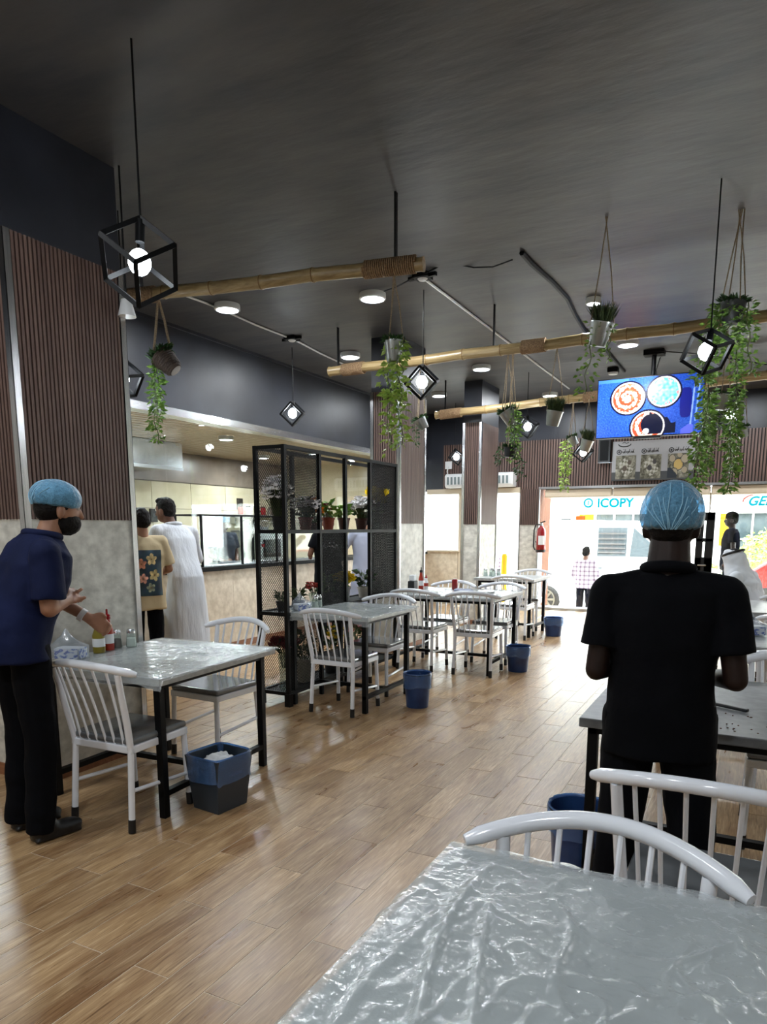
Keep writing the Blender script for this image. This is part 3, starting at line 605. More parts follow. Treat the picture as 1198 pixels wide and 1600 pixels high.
lantern(911, 707, 11.2, 'cube lantern just under the two small twin buckets', .19, (.3, .7, .1), power=8)
lantern(713, 714, 12.5, 'far cube lantern above the white air curtain', .18, (.3, .6, .7), power=6)
lantern(1140, 648, 9.2, 'cube lantern hidden low among the long vines', .2, (.9, .4, .2), power=4)
lantern(190, 592, 5.0, 'cube lantern mostly hidden behind the slatted pillar edge', .17, (.3, .7, .2), power=4)
sp = at(198, 487, D=4.4); t = thing('spot_lamp', 'pale round spot lamp peeking out behind the slatted pillar', 'spot lamp', sp); MB().tube([(0, 0, .07), (0, 0, -.03)], [.03, .055], 16).build('shade', G['lamp_white'], t, True); MB().tube([(0, 0, .07), (0, 0, CEIL - sp.z)], .006, 6).build('cord', G['black_metal'], t)
sm = at(1018, 545, Z=CEIL)

# ================================================================== HANGING POTS
def vine(mb, p, length, n=90, spread=.035, L=.045, drift=(0, 0), st=None, wav=.012):
    p = Vector(p); pts = [p + Vector((drift[0] * k / 12 + wav * math.sin(k * 1.3 + p.x * 9), drift[1] * k / 12 + wav * math.cos(k * 1.1), -length * k / 12)) for k in range(13)]
    if st is not None: st.tube(pts, .004, 4)
    for i in range(n):
        s = random.random() * 12; k = min(11, int(s)); q = pts[k].lerp(pts[k + 1], s - k)
        a = random.uniform(0, 2 * pi); d = Vector((math.cos(a), math.sin(a), random.uniform(-.9, .25)))
        mb.leaf(q + d * random.uniform(0, spread), d, L * random.uniform(.6, 1.15), L * random.uniform(.35, .55))
def hanging_pot(pos, label, r=.06, h=.11, tilt=(0, 0), style='zinc', plant='leafy', vines=(), top=None, vm='leaf_green', strings=3, group='hanging pots', vlab=None, L=.045):
    pos = Vector(pos); t = thing('hanging_pot', label, 'hanging plant', pos, group=None)
    R3 = Euler((tilt[0], tilt[1], 0)).to_matrix()
    def tr(mb): mb.v = [tuple(R3 @ Vector(v)) for v in mb.v]; return mb
    if style == 'wicker':
        b = MB().lathe([(r * .62, -h), (r * .7, -h * .95), (r, 0), (r * .94, 0), (r * .6, -h * .9)], n=24, caps=True); tr(b).build('pot', G['wicker'], t, True)
        c = MB()
        for i in range(9): z = -h * i / 9; rr = r * (1 - .34 * i / 9) + .004; c.tube([(rr * math.cos(a), rr * math.sin(a), z) for a in np.linspace(0, 2 * pi, 20)], .006, 4, False)
        tr(c).build('wicker_coil', G['wicker'], t, True, kind='stuff'); tr(MB().lathe([(r * .55, -h - .004), (.001, -h - .004)], n=20, caps=False)).build('pot_base', G['menu_white'], t)
    else:
        m = {'zinc': 'zinc', 'dark': 'pot_dark', 'white': 'pot_white'}[style]
        tr(MB().lathe([(.001, -h), (r * .72, -h), (r * .76, -h * .93), (r * .78, -h * .9), (r, -.012), (r * 1.07, 0), (r * 1.07, .008), (r * .97, .008), (r * .9, -.03), (.001, -.03)], n=24, caps=False)).build('bucket', G[m], t, True)
    tz = (top if top is not None else CEIL) - pos.z; apex = Vector((0, 0, tz))
    for k in range(strings):
        a = 2 * pi * k / strings + .5; q = R3 @ Vector((math.cos(a) * r * 1.05, math.sin(a) * r * 1.05, 0))
        MB().tube([q, q.lerp(apex, .5) + Vector((.004, 0, 0)), apex + Vector((.012 * (k - 1), 0, 0))], .0045 if style != 'wicker' else .010, 5).build('twine', G['twine'], t, True)
    fm = MB(); sm_ = MB()
    if plant == 'grass':
        for i in range(420):
            a = random.uniform(0, 2 * pi); q = random.uniform(0, r * .9); d = Vector((math.cos(a) * q * 9, math.sin(a) * q * 9, 1)).normalized() if True else 0
            d = Vector((math.cos(a) * random.uniform(0, .75), math.sin(a) * random.uniform(0, .75), 1)); s = Vector((math.cos(a) * q * .8, math.sin(a) * q * .8, 0))
            fm.leaf(R3 @ s, d, random.uniform(.7, 1.2) * r * 1.7, .008)
    elif plant == 'leafy':
        for i in range(130):
            a = random.uniform(0, 2 * pi); d = Vector((math.cos(a), math.sin(a), random.uniform(-.1, 1.3)))
            fm.leaf(R3 @ Vector((math.cos(a) * r * .6, math.sin(a) * r * .6, 0)), d, r * random.uniform(.5, 1.1), r * .35)
    if fm.v: fm.build('foliage', G['grass_dark' if plant == 'grass' else 'leaf_dark'], t, kind='stuff')
    for v in vines:
        vmesh = MB(); off, ln, n = v[0], v[1], v[2]; dr = v[3] if len(v) > 3 else (0, 0)
        vine(vmesh, R3 @ Vector((off[0], off[1], .01)), ln, n, .03 if len(v) < 5 else v[4], L, dr, sm_); vmesh.build('trailing_vine', G[vm], t, kind='stuff')
    if sm_.v: sm_.build('vine_stem', G['stem'], t, kind='stuff')
    return t
def A(x, y, Y): return at(x, y, Y=Y)
hanging_pot(A(252, 556, 4.2), 'dark wicker cone pot tipped on its side, hung on thick ropes by the slatted pillar', .085, .15, (.25, -.75), 'wicker', 'leafy', [((-.06, -.02), .58, 190, (-.02, 0), .045), ((-.02, 0), .42, 120, (-.06, 0), .04)], z1, 'leaf_green', 2, L=.05)
hanging_pot(A(615, 535, 4.5), 'zinc bucket with a long bright green vine in front of the middle pillar', .062, .125, (0, 0), 'zinc', 'leafy', [((-.03, -.01), .70, 150, (.0, 0), .045), ((.03, 0), .68, 150, (.03, 0), .045), ((0, .03), .45, 80, (.0, 0), .045), ((.06, 0), .22, 30)], z1, 'leaf_lime', 3, L=.06)
hanging_pot(A(656, 655, 7.05), 'small tilted pale bucket against the middle pillar slats', .06, .11, (.3, -.45), 'zinc', 'leafy', [((-.05, 0), .26, 40)], 3.15, 'leaf_dark', 3)
hanging_pot(A(941, 505, 5.5), 'large zinc bucket of dark heather above the television corner', .080, .155, (.12, .22), 'zinc', 'grass', [((-.05, -.02), .50, 80, (-.06, 0), .07), ((.05, 0), .25, 30)], None, 'leaf_green', 2, L=.05)
hanging_pot(A(867, 643, 7.05), 'zinc bucket of tufted grass hung below the middle bamboo pole', .078, .135, (.1, .2), 'zinc', 'grass', [], 3.22, 'leaf_green', 2)
hanging_pot(A(893, 683, 10.2), 'small tilted bucket trailing a long yellow-green vine by the television', .062, .12, (.2, -.5), 'zinc', 'leafy', [((-.08, 0), .68, 170, (0, 0), .06), ((-.03, .02), .5, 90, (-.04, 0), .05)], 3.2, 'leaf_lime', 3, L=.06)
hanging_pot(A(918, 688, 10.1), 'small bucket of brown heather just above the small cube lantern', .085, .15, (.1, .3), 'zinc', 'grass', [], 3.2, 'leaf_green', 2)
hanging_pot(A(791, 643, 7.05), 'tilted zinc bucket with mossy vine in front of the far pillar', .075, .14, (.2, -.5), 'zinc', 'leafy', [((.1, 0), .52, 190, (.02, 0), .06), ((.06, 0), .3, 90, (.02, 0), .05), ((.13, .02), .4, 80, (-.02, 0), .04)], 3.22, 'leaf_green', 3)
hanging_pot(A(797, 700, 7.05), 'lowest small bucket beneath the mossy vine, over the air curtain', .06, .09, (0, .1), 'dark', 'leafy', [((-.1, 0), .18, 50, (-.03, 0), .04), ((.08, 0), .3, 70, (.03, 0), .04)], 3.22, 'leaf_dark', 3)
hanging_pot(A(1146, 474, 5.8), 'big dark pot with thick leafy vines hanging from the ceiling', .082, .14, (0, .05), 'dark', 'leafy', [((-.08, 0), 1.34, 520, (-.10, 0), .05), ((-.07, .0), .50, 300, (-.12, 0), .075), ((.05, 0), 1.3, 460, (0, 0), .04), ((.08, -.02), .50, 120, (.06, 0), .06), ((0, -.06), .3, 120, (-.03, 0), .07)], None, 'leaf_green', 4, L=.055)
hanging_pot(A(1128, 618, 7.05), 'zinc bucket half buried in the long vines', .068, .12, (0, .1), 'zinc', 'leafy', [((-.09, -.02), .68, 400, (0, 0), .05), ((.12, 0), .64, 360, (0, 0), .05), ((-.02, 0), .3, 60)], 3.22, 'leaf_green', 3, L=.055)
hanging_pot(A(1158, 668, 10.2), 'small shiny bucket hanging lowest on the right of the long vines', .07, .13, (.1, -.3), 'zinc', 'leafy', [], 3.27, 'leaf_dark', 3)

# ================================================================== TELEVISION, MENU BOARD, AIR CURTAIN, EXTINGUISHER
tvA = at(934, 594, Y=9.6); tvz1 = tvA.z; tvB = at(1096.5, 677.5, Y=9.6); x0, x1, z0_ = tvA.x, tvB.x, tvB.z; cx = (x0 + x1) / 2
t = thing('television', 'large flat television showing pizzas on a blue table, hung from the ceiling', 'television', (cx, 9.6, z0_))
wd, ht = x1 - x0, tvz1 - z0_; MB().box(-wd / 2, wd / 2, 0, .05, 0, ht).build('casing', G['plastic_black'], t, bevel=.006)
def tvf(u, v):
    x, y = u * 1.68, v; nz = noise.noise(Vector((x * 40, y * 40, 3))) * .5 + noise.noise(Vector((x * 90, y * 90, 1))) * .5
    b = .75 + .45 * noise.noise(Vector((x * 1.6, y * 1.6, 7))); base = [24 + 40 * nz + 22 * b, 62 + 50 * nz + 30 * b, 165 + 46 * nz + 40 * b]
    if x > .95: base = [v_ * .82 for v_ in base]
    for cx_, cy_, r in ((.50, .66, .27), (1.07, .73, .255), (.84, .15, .27)):
        dx, dy = x - cx_, y - cy_; d = math.hypot(dx, dy)
        if d < r + .03 and (cy_ > .3 or True):
            if d > r: return [14, 16, 44]
            if d > r - .022: return [226, 214, 208]
            n = noise.noise(Vector((x * 22, y * 22, 5))); a = math.atan2(dy, dx); sp_ = math.sin(a * 1.0 + d * 62 + n * 2.2)
            if cx_ == 1.07: base = [110 + 90 * n, 190 + 60 * n, 240]; base = [190, 120, 120] if d > r - .06 and n > .1 else base
            else:
                base = [236, 208, 186] if sp_ > -.15 else [176, 66, 40]
                if n > .35: base = [206, 96, 60]
                if d < .05: base = [232, 228, 238]
    # hand and sleeve over the lower pizza
    if (((x - .86) / .13) ** 2 + ((y - .19) / .17) ** 2 < 1) or (.86 < x < 1.35 and y < .42 - .55 * (x - .86) + .03 * math.sin(x * 40) and y > .02 and x < 1.28): base = [12, 16, 38]
    if math.hypot(x - .815, y - .075) < .05: base = [226, 230, 236] if math.hypot(x - .815, y - .075) > .02 else [170, 180, 190]
    if 1.36 < x < 1.55 and y < .17 - abs(x - 1.5) * .7: base = [80, 90, 230]
    if abs(x - (1.50 + .05 * y)) < .012 and .15 < y < .82: base = [120, 150, 240]
    if abs(x - (1.56 + .07 * y)) < .012 and .2 < y < .85: base = [110, 150, 235]
    if ((x - 1.42) / .09) ** 4 + ((y - .52) / .25) ** 4 < 1: base = [20, 26, 110]
    if y > .94 and x < .5: base = [60, 110, 200]
    return base
painted('screen', (-wd / 2 + .012, -.002, .014), (wd - .024, 0, 0), (0, 0, ht - .028), 250, 150, tvf, G['paint_screen'], t)
MB().box(-.16, .16, -.006, .03, -.022, 0).build('sensor_bar', G['plastic_black'], t)
MB().tube([(.02, .09, .3), (.02, .09, CEIL - z0_)], .028, 12).build('ceiling_pole', G['black_metal'], t, True); MB().box(-.12, .14, .04, .1, .2, .5).build('mount_plate', G['black_metal'], t); MB().box(-.1, .14, .02, .18, CEIL - z0_ - .06, CEIL - z0_).build('ceiling_bracket', G['black_metal'], t)
MB().tube([(.04, .05, .4), (.1, .1, .6), (.05, .1, .8), (.09, .1, .95)], .006, 5).build('cable_loop', G['black_metal'], t)
p = at(958, 575, Z=CEIL); t = thing('wifi_router', 'small white router box fixed to the ceiling near the television', 'router', p); MB().box(-.07, .07, -.07, .07, -.06, 0).build('box', G['black_metal'], t, bevel=.01); MB().lathe([(.06, -.085), (.065, -.06)], n=16).build('cover', G['lamp_white'], t, True)
# menu board
ma, mb_ = at(955, 752, Y=YE - .03), at(1087, 684, Y=YE - .03); mw, mh = mb_.x - ma.x, mb_.z - ma.z
t = thing('menu_board', 'white menu board with three food pictures above the entrance', 'menu board', (ma.x, YE - .06, ma.z)); MB().box(0, mw, .0, .035, 0, mh).build('panel', G['menu_white'], t); MB().box(0, mw, -.004, 0, 0, mh * .22).build('lower_band', G['menu_grey'], t)
def food(seed):
    def f(u, v):
        n = noise.noise(Vector((u * 4 + seed * 9, v * 4, seed))); m_ = noise.noise(Vector((u * 14, v * 14, seed))); g = 96 + 70 * n + 46 * m_; c = [g + 8, g + 6, g - 8]
        if seed == 2:
            for a, b, r in ((.5, .55, .26), (.2, .8, .17), (.8, .78, .2), (.8, .32, .16), (.3, .2, .22), (.55, .95, .14)):
                d = math.hypot(u - a, v - b)
                if d < r: c = [176, 150, 90] if d < r * .8 and a == .5 else ([150, 140, 120] if d < r * .85 else [40, 44, 44])
            if u < .45 and v < .42 and u + v < .6: c = [26, 34, 44]
        else:
            x, y = u * .8 + v * .6, -u * .6 + v * .8
            if .45 < x < .95 and -.25 < y < .45 and (int(x * 9) + int(y * 9 + 9)) % 2: c = [170, 168, 158]
            if math.hypot(u - .45, v - .45) < .12 or math.hypot(u - .68, v - .7) < .1: c = [52, 50, 50] if seed else [70, 60, 50]
        return c
    return f
for i, (fx, lx) in enumerate(((.05, .42), (.36, .62), (.69, .74))):
    painted('food_picture', (mw * fx, -.008, mh * .04), (mw * .25, 0, 0), (0, 0, mh * .60), 36, 44, food(i), G['paint_flat'], t)
    MB().tube([(mw * (fx + .035), -.006, mh * .73), (mw * (fx + .035), .0, mh * .73)], .042, 18).build('round_badge', G['print_dark'], t); MB().lathe([(.018, 0), (.028, 0)], n=14, caps=False).build('badge_ring', G['menu_white'], t, loc=(mw * (fx + .035), -.008, mh * .73), rot=(pi / 2, 0, 0))
    rr = random.Random(i + 3); s = MB(); x = mw * (fx + .075)
    for w_ in range(3):
        L_ = mw * rr.uniform(.035, .055); pts = [(x + L_ * k / 8, -.004, mh * (.72 + .03 * math.sin(k * 1.7 + w_ * 2 + i)) + .002 * w_) for k in range(9)]; s.tube(pts, .004, 4); s.tube([(x + L_ * .7, -.004, mh * .72), (x + L_ * .95, -.004, mh * .80)], .004, 4)
        s.obox((x + L_ * .4, -.004, mh * (.79 - .1 * (w_ % 2))), (.009, .004, .009)); x += L_ + .012
    s.build('script_lettering', G['print_dark'], t)
MB().tube([(mw * .15 + .1 * math.cos(a), -.004, mh * .93 + .045 * math.sin(a)) for a in np.linspace(pi, 2 * pi, 16)], .008, 5).build('logo_arc', G['print_dark'], t); MB().tube([(mw * .12, -.004, mh * .95), (mw * .15, -.004, mh * .98), (mw * .17, -.004, mh * .94), (mw * .2, -.004, mh * .97)], .005, 5).build('logo_lettering', G['print_dark'], t)
a, b = at(935, 724, Y=YE - .02), at(956, 686, Y=YE - .02); t = thing('speaker_box', 'black flat box on the slatted wall beside the menu board', 'speaker', (a.x, YE - .12, a.z)); MB().box(0, b.x - a.x, 0, .1, 0, b.z - a.z).build('casing', G['plastic_black'], t, bevel=.01); MB().box(.03, b.x - a.x - .03, -.004, 0, .03, b.z - a.z - .03).build('grille', G['black_metal'], t); MB().box(.0, .25, -.01, 0, -.006, .0).build('edge_strip', G['steel_soft'], t)
# air curtain
t = thing('air_curtain', 'white air curtain with vent slots above the left end openings', 'air curtain', (-4.6, YE, 2.235)); R = [(0, -.0), (0, -.2), (.04, -.24), (.22, -.25), (.26, -.2), (.26, 0)]
MB().add([(-.65, y, z) for z, y in R] + [(.68, y, z) for z, y in R], [tuple(range(6))[::-1], tuple(range(6, 12))] + [(i, (i + 1) % 6, (i + 1) % 6 + 6, i + 6) for i in range(6)]).build('housing', G['plastic_white'], t, bevel=.015)
for x in np.arange(-.58, .62, .072): MB().box(x - .018, x + .018, -.256, -.238, .06, .2).build('vent_slot', G['vent_grey'], t)
t = thing('wall_socket', 'white wall socket with a plug lead above the air curtain', 'socket', at(701, 727, Y=YE - .02)); MB().box(-.07, .07, -.02, .0, -.07, .07).build('plate', G['plastic_white'], t, bevel=.005); MB().tube([(0, -.02, -.03), (-.01, -.05, -.12), (.0, -.03, -.2), (.05, -.03, -.26)], .01, 6).build('plug_lead', G['plastic_white'], t)
# fire extinguisher
e = at(849, 865, Y=YE - .12); t = thing('fire_extinguisher', 'red fire extinguisher hanging on the pier beside the entrance', 'fire extinguisher', (PX1 + .09, YE - .12, e.z + .02))
MB().lathe([(.001, 0), (.075, .0), (.085, .02), (.085, .36), (.07, .42), (.035, .455), (.03, .48), (.001, .48)], n=24, caps=False).build('cylinder', G['red_gloss'], t, True); MB().lathe([(.087, .01), (.089, .05)], n=24).build('base_ring', G['black_rubber'], t, True)
MB().lathe([(.022, .48), (.022, .53)], n=12).build('valve', G['steel_soft'], t); MB().bar((-.02, 0, .53), (.07, 0, .56), .02).build('lever', G['black_metal'], t); MB().tube([(-.02, 0, .5), (-.1, 0, .5), (-.13, 0, .4), (-.13, 0, .1), (-.1, -.02, .05)], .014, 8).build('hose', G['black_rubber'], t, True)
MB().add([(.087 * math.cos(a), .087 * math.sin(a), z) for z in (.14, .3) for a in np.linspace(-1.9, -.5, 8)], [(i, i + 1, i + 9, i + 8) for i in range(7)]).build('paper_label', G['plastic_white'], t); MB().box(-.1, -.075, -.01, .01, .18, .2).build('wall_strap', G['black_metal'], t)
# black glazed frame by the glass front
a = at(1083, 895, Y=11.9); b = at(1118, 800, Y=11.9); t = thing('display_stand', 'tall black frame with glazed openings behind the man in black', 'display stand', ((a.x + b.x) / 2, 11.9, 0)); h2 = (b.x - a.x) / 2
f = MB(); f.box(-h2, -h2 + .1, 0, .08, 0, b.z); f.box(h2 - .12, h2, 0, .08, 0, b.z); f.box(-h2, h2, 0, .08, b.z - .13, b.z); f.box(-h2, h2, 0, .08, .0, 1.05); f.box(-h2, h2, .0, .06, 1.28, 1.34); f.build('frame', G['plastic_black'], t, bevel=.01)
MB().box(-h2 + .1, h2 - .12, .03, .035, 1.05, b.z - .13).build('pane', G['glass'], t); MB().tube([(h2 - .2, -.03, .93), (h2 - .08, -.03, .93)], .012, 6).build('handle', G['steel_soft'], t)
MB().box(-h2 - .05, h2 + .05, -.15, .23, 0, .03).build('base_plate', G['plastic_black'], t)

# ================================================================== PLANT SHELF
SX0, SX1 = -3.66, -3.38; SY = [4.83, 5.35, 5.80, 6.28, 6.86]; SZ = [.11, .785, 1.465, 2.14]
sh = thing('plant_shelf', 'tall black metal shelving unit with mesh panels holding potted flowers', 'shelf', (SX0, SY[0], 0)); o = Vector((SX0, SY[0], 0))
W_, LN = SX1 - SX0, SY[-1] - SY[0]
for y in SY:
    for x in (0, W_): MB().box(x - .016, x + .016, y - SY[0] - .016, y - SY[0] + .016, 0, SZ[3] + .016).build('post', G['black_metal'], sh)
for y in (SY[0], SY[-1]):
    for x in (0, W_): MB().box(x - .026, x + .026, y - SY[0] - .026, y - SY[0] + .026, 0, SZ[0]).build('foot', G['black_metal'], sh)
for z in SZ:
    for x in (0, W_): MB().box(x - .015, x + .015, 0, LN, z - .015, z + .015).build('rail', G['black_metal'], sh)
    for y in (0, LN): MB().box(0, W_, y - .015, y + .015, z - .015, z + .015).build('rail', G['black_metal'], sh)
    if z < 2: MB().box(0, W_, 0, LN, z - .006, z + .004).build('shelf_board', G['mesh_metal'], sh)
def exp_mesh(axis, fix, a0, a1, z0, z1, p=.021, zp=.030, w=.0022):
    """diamond lattice clipped to a rectangle"""
    mb = MB(); sl = zp / p; H_ = z1 - z0; Wd = a1 - a0
    for sgn in (1, -1):
        k = -int(H_ / zp) - 1
        while k * p < Wd + .001:
            s0 = k * p; lo = max(0, -s0 if s0 < 0 else 0); hi = min(H_ / sl, Wd - s0)
            if hi > lo:
                u0, u1 = s0 + lo, s0 + hi; v0, v1 = lo * sl, hi * sl
                if sgn < 0: u0, u1 = Wd - u0, Wd - u1
                p0, p1 = ((a0 + u0, z0 + v0), (a0 + u1, z0 + v1)); P_ = [(q[0], fix, q[1]) if axis == 'x' else (fix, q[0], q[1]) for q in (p0, p1)]; mb.bar(P_[0], P_[1], max(.0036, w * 1.1), w)
            k += 1
    return mb
exp_mesh('x', 0, 0, W_, SZ[0], SZ[3]).build('mesh_panel', G['mesh_metal'], sh, kind='stuff')
yl = [y - SY[0] for y in SY]
for a, b, z0, z1, fx, ww in ((yl[0], yl[1], SZ[2], SZ[3], W_, .003), (yl[1], yl[2], SZ[1], SZ[2], W_, .0042), (yl[3], yl[4], SZ[1], SZ[3], W_, .0042), (yl[0], yl[1], SZ[0], SZ[1], W_, .002)):
    exp_mesh('y', fx, a, b, z0, z1, .019, .027, ww).build('mesh_panel', G['mesh_metal'], sh, kind='stuff')
exp_mesh('x', LN, 0, W_, SZ[0], SZ[3], .019, .027).build('mesh_panel', G['mesh_metal'], sh, kind='stuff')
def potted(loc, name, label, pot='terracotta', pr=.055, ph=.10, leaf='leaf_dark', fh=.16, fr=.09, nl=40, flower=None, nf=12, fs=.02, kind='bush', lw=.03, ll=.06, cat='potted plant'):
    t = thing(name, label, cat, loc)
    if pot == 'glass': MB().lathe([(pr * .8, 0), (pr * .7, ph * .4), (pr, ph)], n=18).build('vase', G['glass_jar'], t, True)
    else: MB().lathe([(.001, 0), (pr * .72, 0), (pr * .95, ph * .82), (pr * 1.05, ph * .83), (pr * 1.08, ph), (pr * .96, ph), (pr * .9, ph * .9), (.001, ph * .9)], n=20, caps=False).build('pot', G[pot], t, True)
    st = MB(); lf = MB(); tips = []
    for i in range(max(nf, 10)):
        a = random.uniform(0, 2 * pi); q = random.random() ** .5; tip = Vector((math.cos(a) * fr * q, math.sin(a) * fr * q, ph + fh * (1 - .35 * q) * random.uniform(.55, 1.08)))
        st.tube([(math.cos(a) * pr * .3, math.sin(a) * pr * .3, ph * .6), tip * .5 + Vector((0, 0, ph * .5)), tip], .0025, 4); tips.append(tip)
    if kind == 'blade':
        for i in range(nl):
            a = random.uniform(0, 2 * pi); b = Vector((math.cos(a) * pr * .5, math.sin(a) * pr * .5, ph * .8)); lf.leaf(b, (math.cos(a) * .18, math.sin(a) * .18, 1), fh * random.uniform(.6, .9), lw)
    else:
        for i in range(nl):
            a = random.uniform(0, 2 * pi); hgt = random.uniform(.0, .8); q = random.uniform(.2, .9) * fr; lf.leaf((math.cos(a) * q * .5, math.sin(a) * q * .5, ph + fh * hgt), (math.cos(a), math.sin(a), random.uniform(-.2, .9)), ll * random.uniform(.7, 1.3), lw)
    st.build('stem', G['stem'], t, kind='stuff'); lf.build('foliage', G[leaf], t, kind='stuff')
    if flower:
        fl = MB()
        for tip in tips[:nf]:
            for k in range(7): a = 2 * pi * k / 7 + random.random(); fl.leaf(tip, (math.cos(a), math.sin(a), .45 if kind != 'tulip' else 1.6), fs * 1.25, fs * .8)
        fl.build('blossoms', G[flower], t, kind='stuff')
    return t
xs = (SX0 + SX1) / 2; Z2, Z1, Z0 = SZ[2] + .005, SZ[1] + .005, SZ[0] + .005
potted((xs, 4.93, Z2), 'potted_flower', 'tall white blooms over bladed leaves at the near end of the middle shelf', 'pot_dark', .05, .12, 'leaf_dark', .34, .14, 46, 'petal_white', 120, .027, 'blade', .025)
potted((xs + .03, 5.30, Z2), 'potted_flower', 'white daisies in a terracotta pot beside the tall white blooms', 'terracotta', .062, .12, 'leaf_dark', .19, .12, 26, 'petal_white', 80, .026)
potted((xs - .02, 5.50, Z2), 'potted_flower', 'orange-yellow flowers in a low pot on the middle shelf', 'terracotta_dark', .045, .07, 'leaf_dark', .20, .07, 26, 'petal_orange', 34, .036)
potted((xs + .03, 5.68, Z2), 'potted_flower', 'broad green leaves with dark red buds in a reddish pot', 'terracotta', .058, .12, 'leaf_green', .16, .08, 40, 'petal_red', 6, .02, lw=.05, ll=.08)
potted((xs + .02, 5.98, Z2), 'potted_plant', 'plain broad leaved plant in a dark terracotta pot', 'terracotta_dark', .058, .12, 'leaf_green', .13, .07, 36, None, lw=.05, ll=.07)
potted((xs, 6.36, Z2), 'potted_flower', 'white blossoms in a brown pot left of the yellow tulips', 'terracotta_dark', .062, .12, 'leaf_dark', .22, .13, 30, 'petal_white', 70, .032)
potted((xs + .05, 6.62, Z2), 'flower_vase', 'yellow tulips standing in a glass vase at the far end', 'glass', .05, .14, 'leaf_green', .30, .12, 18, 'petal_yellow', 13, .07, 'tulip', .03, cat='vase of flowers')
potted((xs, 4.95, Z1), 'potted_plant', 'small dark green tuft in a black pot on the lower shelf end', 'pot_dark', .045, .09, 'grass_dark', .09, .06, 70, None, lw=.012)
potted((xs, 5.22, Z1), 'potted_plant', 'low green tuft behind the tissue pack on the second table', 'pot_dark', .05, .07, 'grass_dark', .12, .07, 70, None, lw=.012)
potted((xs, 5.45, Z1), 'flower_vase', 'glass of coral flowers with a red filled base', 'glass', .045, .12, 'leaf_dark', .1, .06, 16, 'petal_coral', 9, .035, cat='vase of flowers')
potted((xs, 5.70, Z1), 'potted_plant', 'green leafy plant behind the mesh in a grey pot', 'pot_grey', .06, .1, 'leaf_green', .2, .1, 50, None)
potted((xs + .02, 5.98, Z1), 'potted_flower', 'yellow flowers in a grey pot behind the mesh', 'pot_grey', .06, .14, 'leaf_green', .13, .08, 20, 'petal_yellow', 60, .045)
potted((xs + .02, 6.36, Z1), 'potted_plant', 'broad green leaves in a white pot at the end of the lower shelf', 'pot_white', .06, .11, 'leaf_dark', .18, .1, 34, None, lw=.06, ll=.1)
potted((xs, 6.66, Z1), 'potted_plant', 'white bowl with small greenery behind the far mesh panel', 'pot_white', .07, .06, 'leaf_dark', .12, .06, 30, None)
potted((xs, 4.97, Z0), 'flower_vase', 'dark red roses drooping from a vase on the bottom shelf', 'glass', .055, .3, 'leaf_dark', .16, .12, 30, 'petal_red', 30, .045, cat='vase of flowers')
potted((xs, 5.3, Z0), 'potted_plant', 'dark leafy plant in a large white pot on the bottom shelf', 'pot_white', .1, .22, 'leaf_dark', .26, .13, 60, None, lw=.05, ll=.08)
potted((xs, 5.75, Z0), 'potted_flower', 'yellow and green potted flowers on the bottom shelf', 'pot_dark', .08, .2, 'leaf_dark', .3, .12, 50, 'petal_yellow', 14, .035, lw=.05, ll=.08)
potted((xs, 6.2, Z0), 'potted_flower', 'pink flowers over dark leaves on the bottom shelf', 'pot_dark', .08, .2, 'leaf_dark', .34, .12, 50, 'petal_pink', 12, .04, lw=.05, ll=.08)

# ================================================================== FURNITURE
def make_chair():
    t = thing('dining_chair', '', 'chair', (0, 0, 0), group='white spindle back chairs')
    WP = G['white_paint']
    MB().box(-.205, .205, -.2, .2, .44, .475).build('seat', G['seat_grey'], t, bevel=.014, segs=3)
    f = MB(); f.box(-.205, .205, -.205, -.175, .40, .44); f.box(-.205, .205, .175, .205, .40, .44); f.box(-.205, -.175, -.2, .2, .40, .44); f.box(.175, .205, -.2, .2, .40, .44); f.build('seat_frame', WP, t, bevel=.006)
    def leg(x, y0, y1):
        top, ft = Vector((x, y0, .42)), Vector((x * 1.05, y1, .004)); o = MB().tube([top, ft], .0165, 10).build('leg', WP, t, True)
        MB().tube([ft + (top - ft) * .16, ft], .0185, 10).build('foot_cap', G['black_rubber'], o, True); return ft
    for sx in (-1, 1):
        a = leg(sx * .188, -.19, -.222); b = leg(sx * .188, .188, .205)
        MB().tube([a + (Vector((sx * .188, -.19, .42)) - a) * .5, b + (Vector((sx * .188, .188, .42)) - b) * .42], .011, 8).build('stretcher', WP, t, True)
        MB().tube([(sx * .188, -.19, .42), (sx * .198, -.215, .56), (sx * .207, -.25, .72), (sx * .212, -.27, .815)], [.0175, .0175, .0165, .016], 10).build('back_post', WP, t, True)
    def rail(x): k = (x / .285) ** 2; return Vector((x, -.335 + .115 * k, .862 - .052 * k))
    pts = [rail(x) for x in np.linspace(-.285, .285, 21)]; MB().tube(pts, [.013] + [.0205] * 19 + [.013], 12).build('back_rail', WP, t, True)
    for i in range(6):
        x = -.145 + .058 * i; r_ = rail(x * 1.12); b = Vector((x, -.19, .435)); MB().tube([b, b.lerp(r_, .35) + Vector((0, .008, 0)), b.lerp(r_, .7) + Vector((0, .006, 0)), r_], .0068, 7).build('spindle', WP, t, True)
    return t
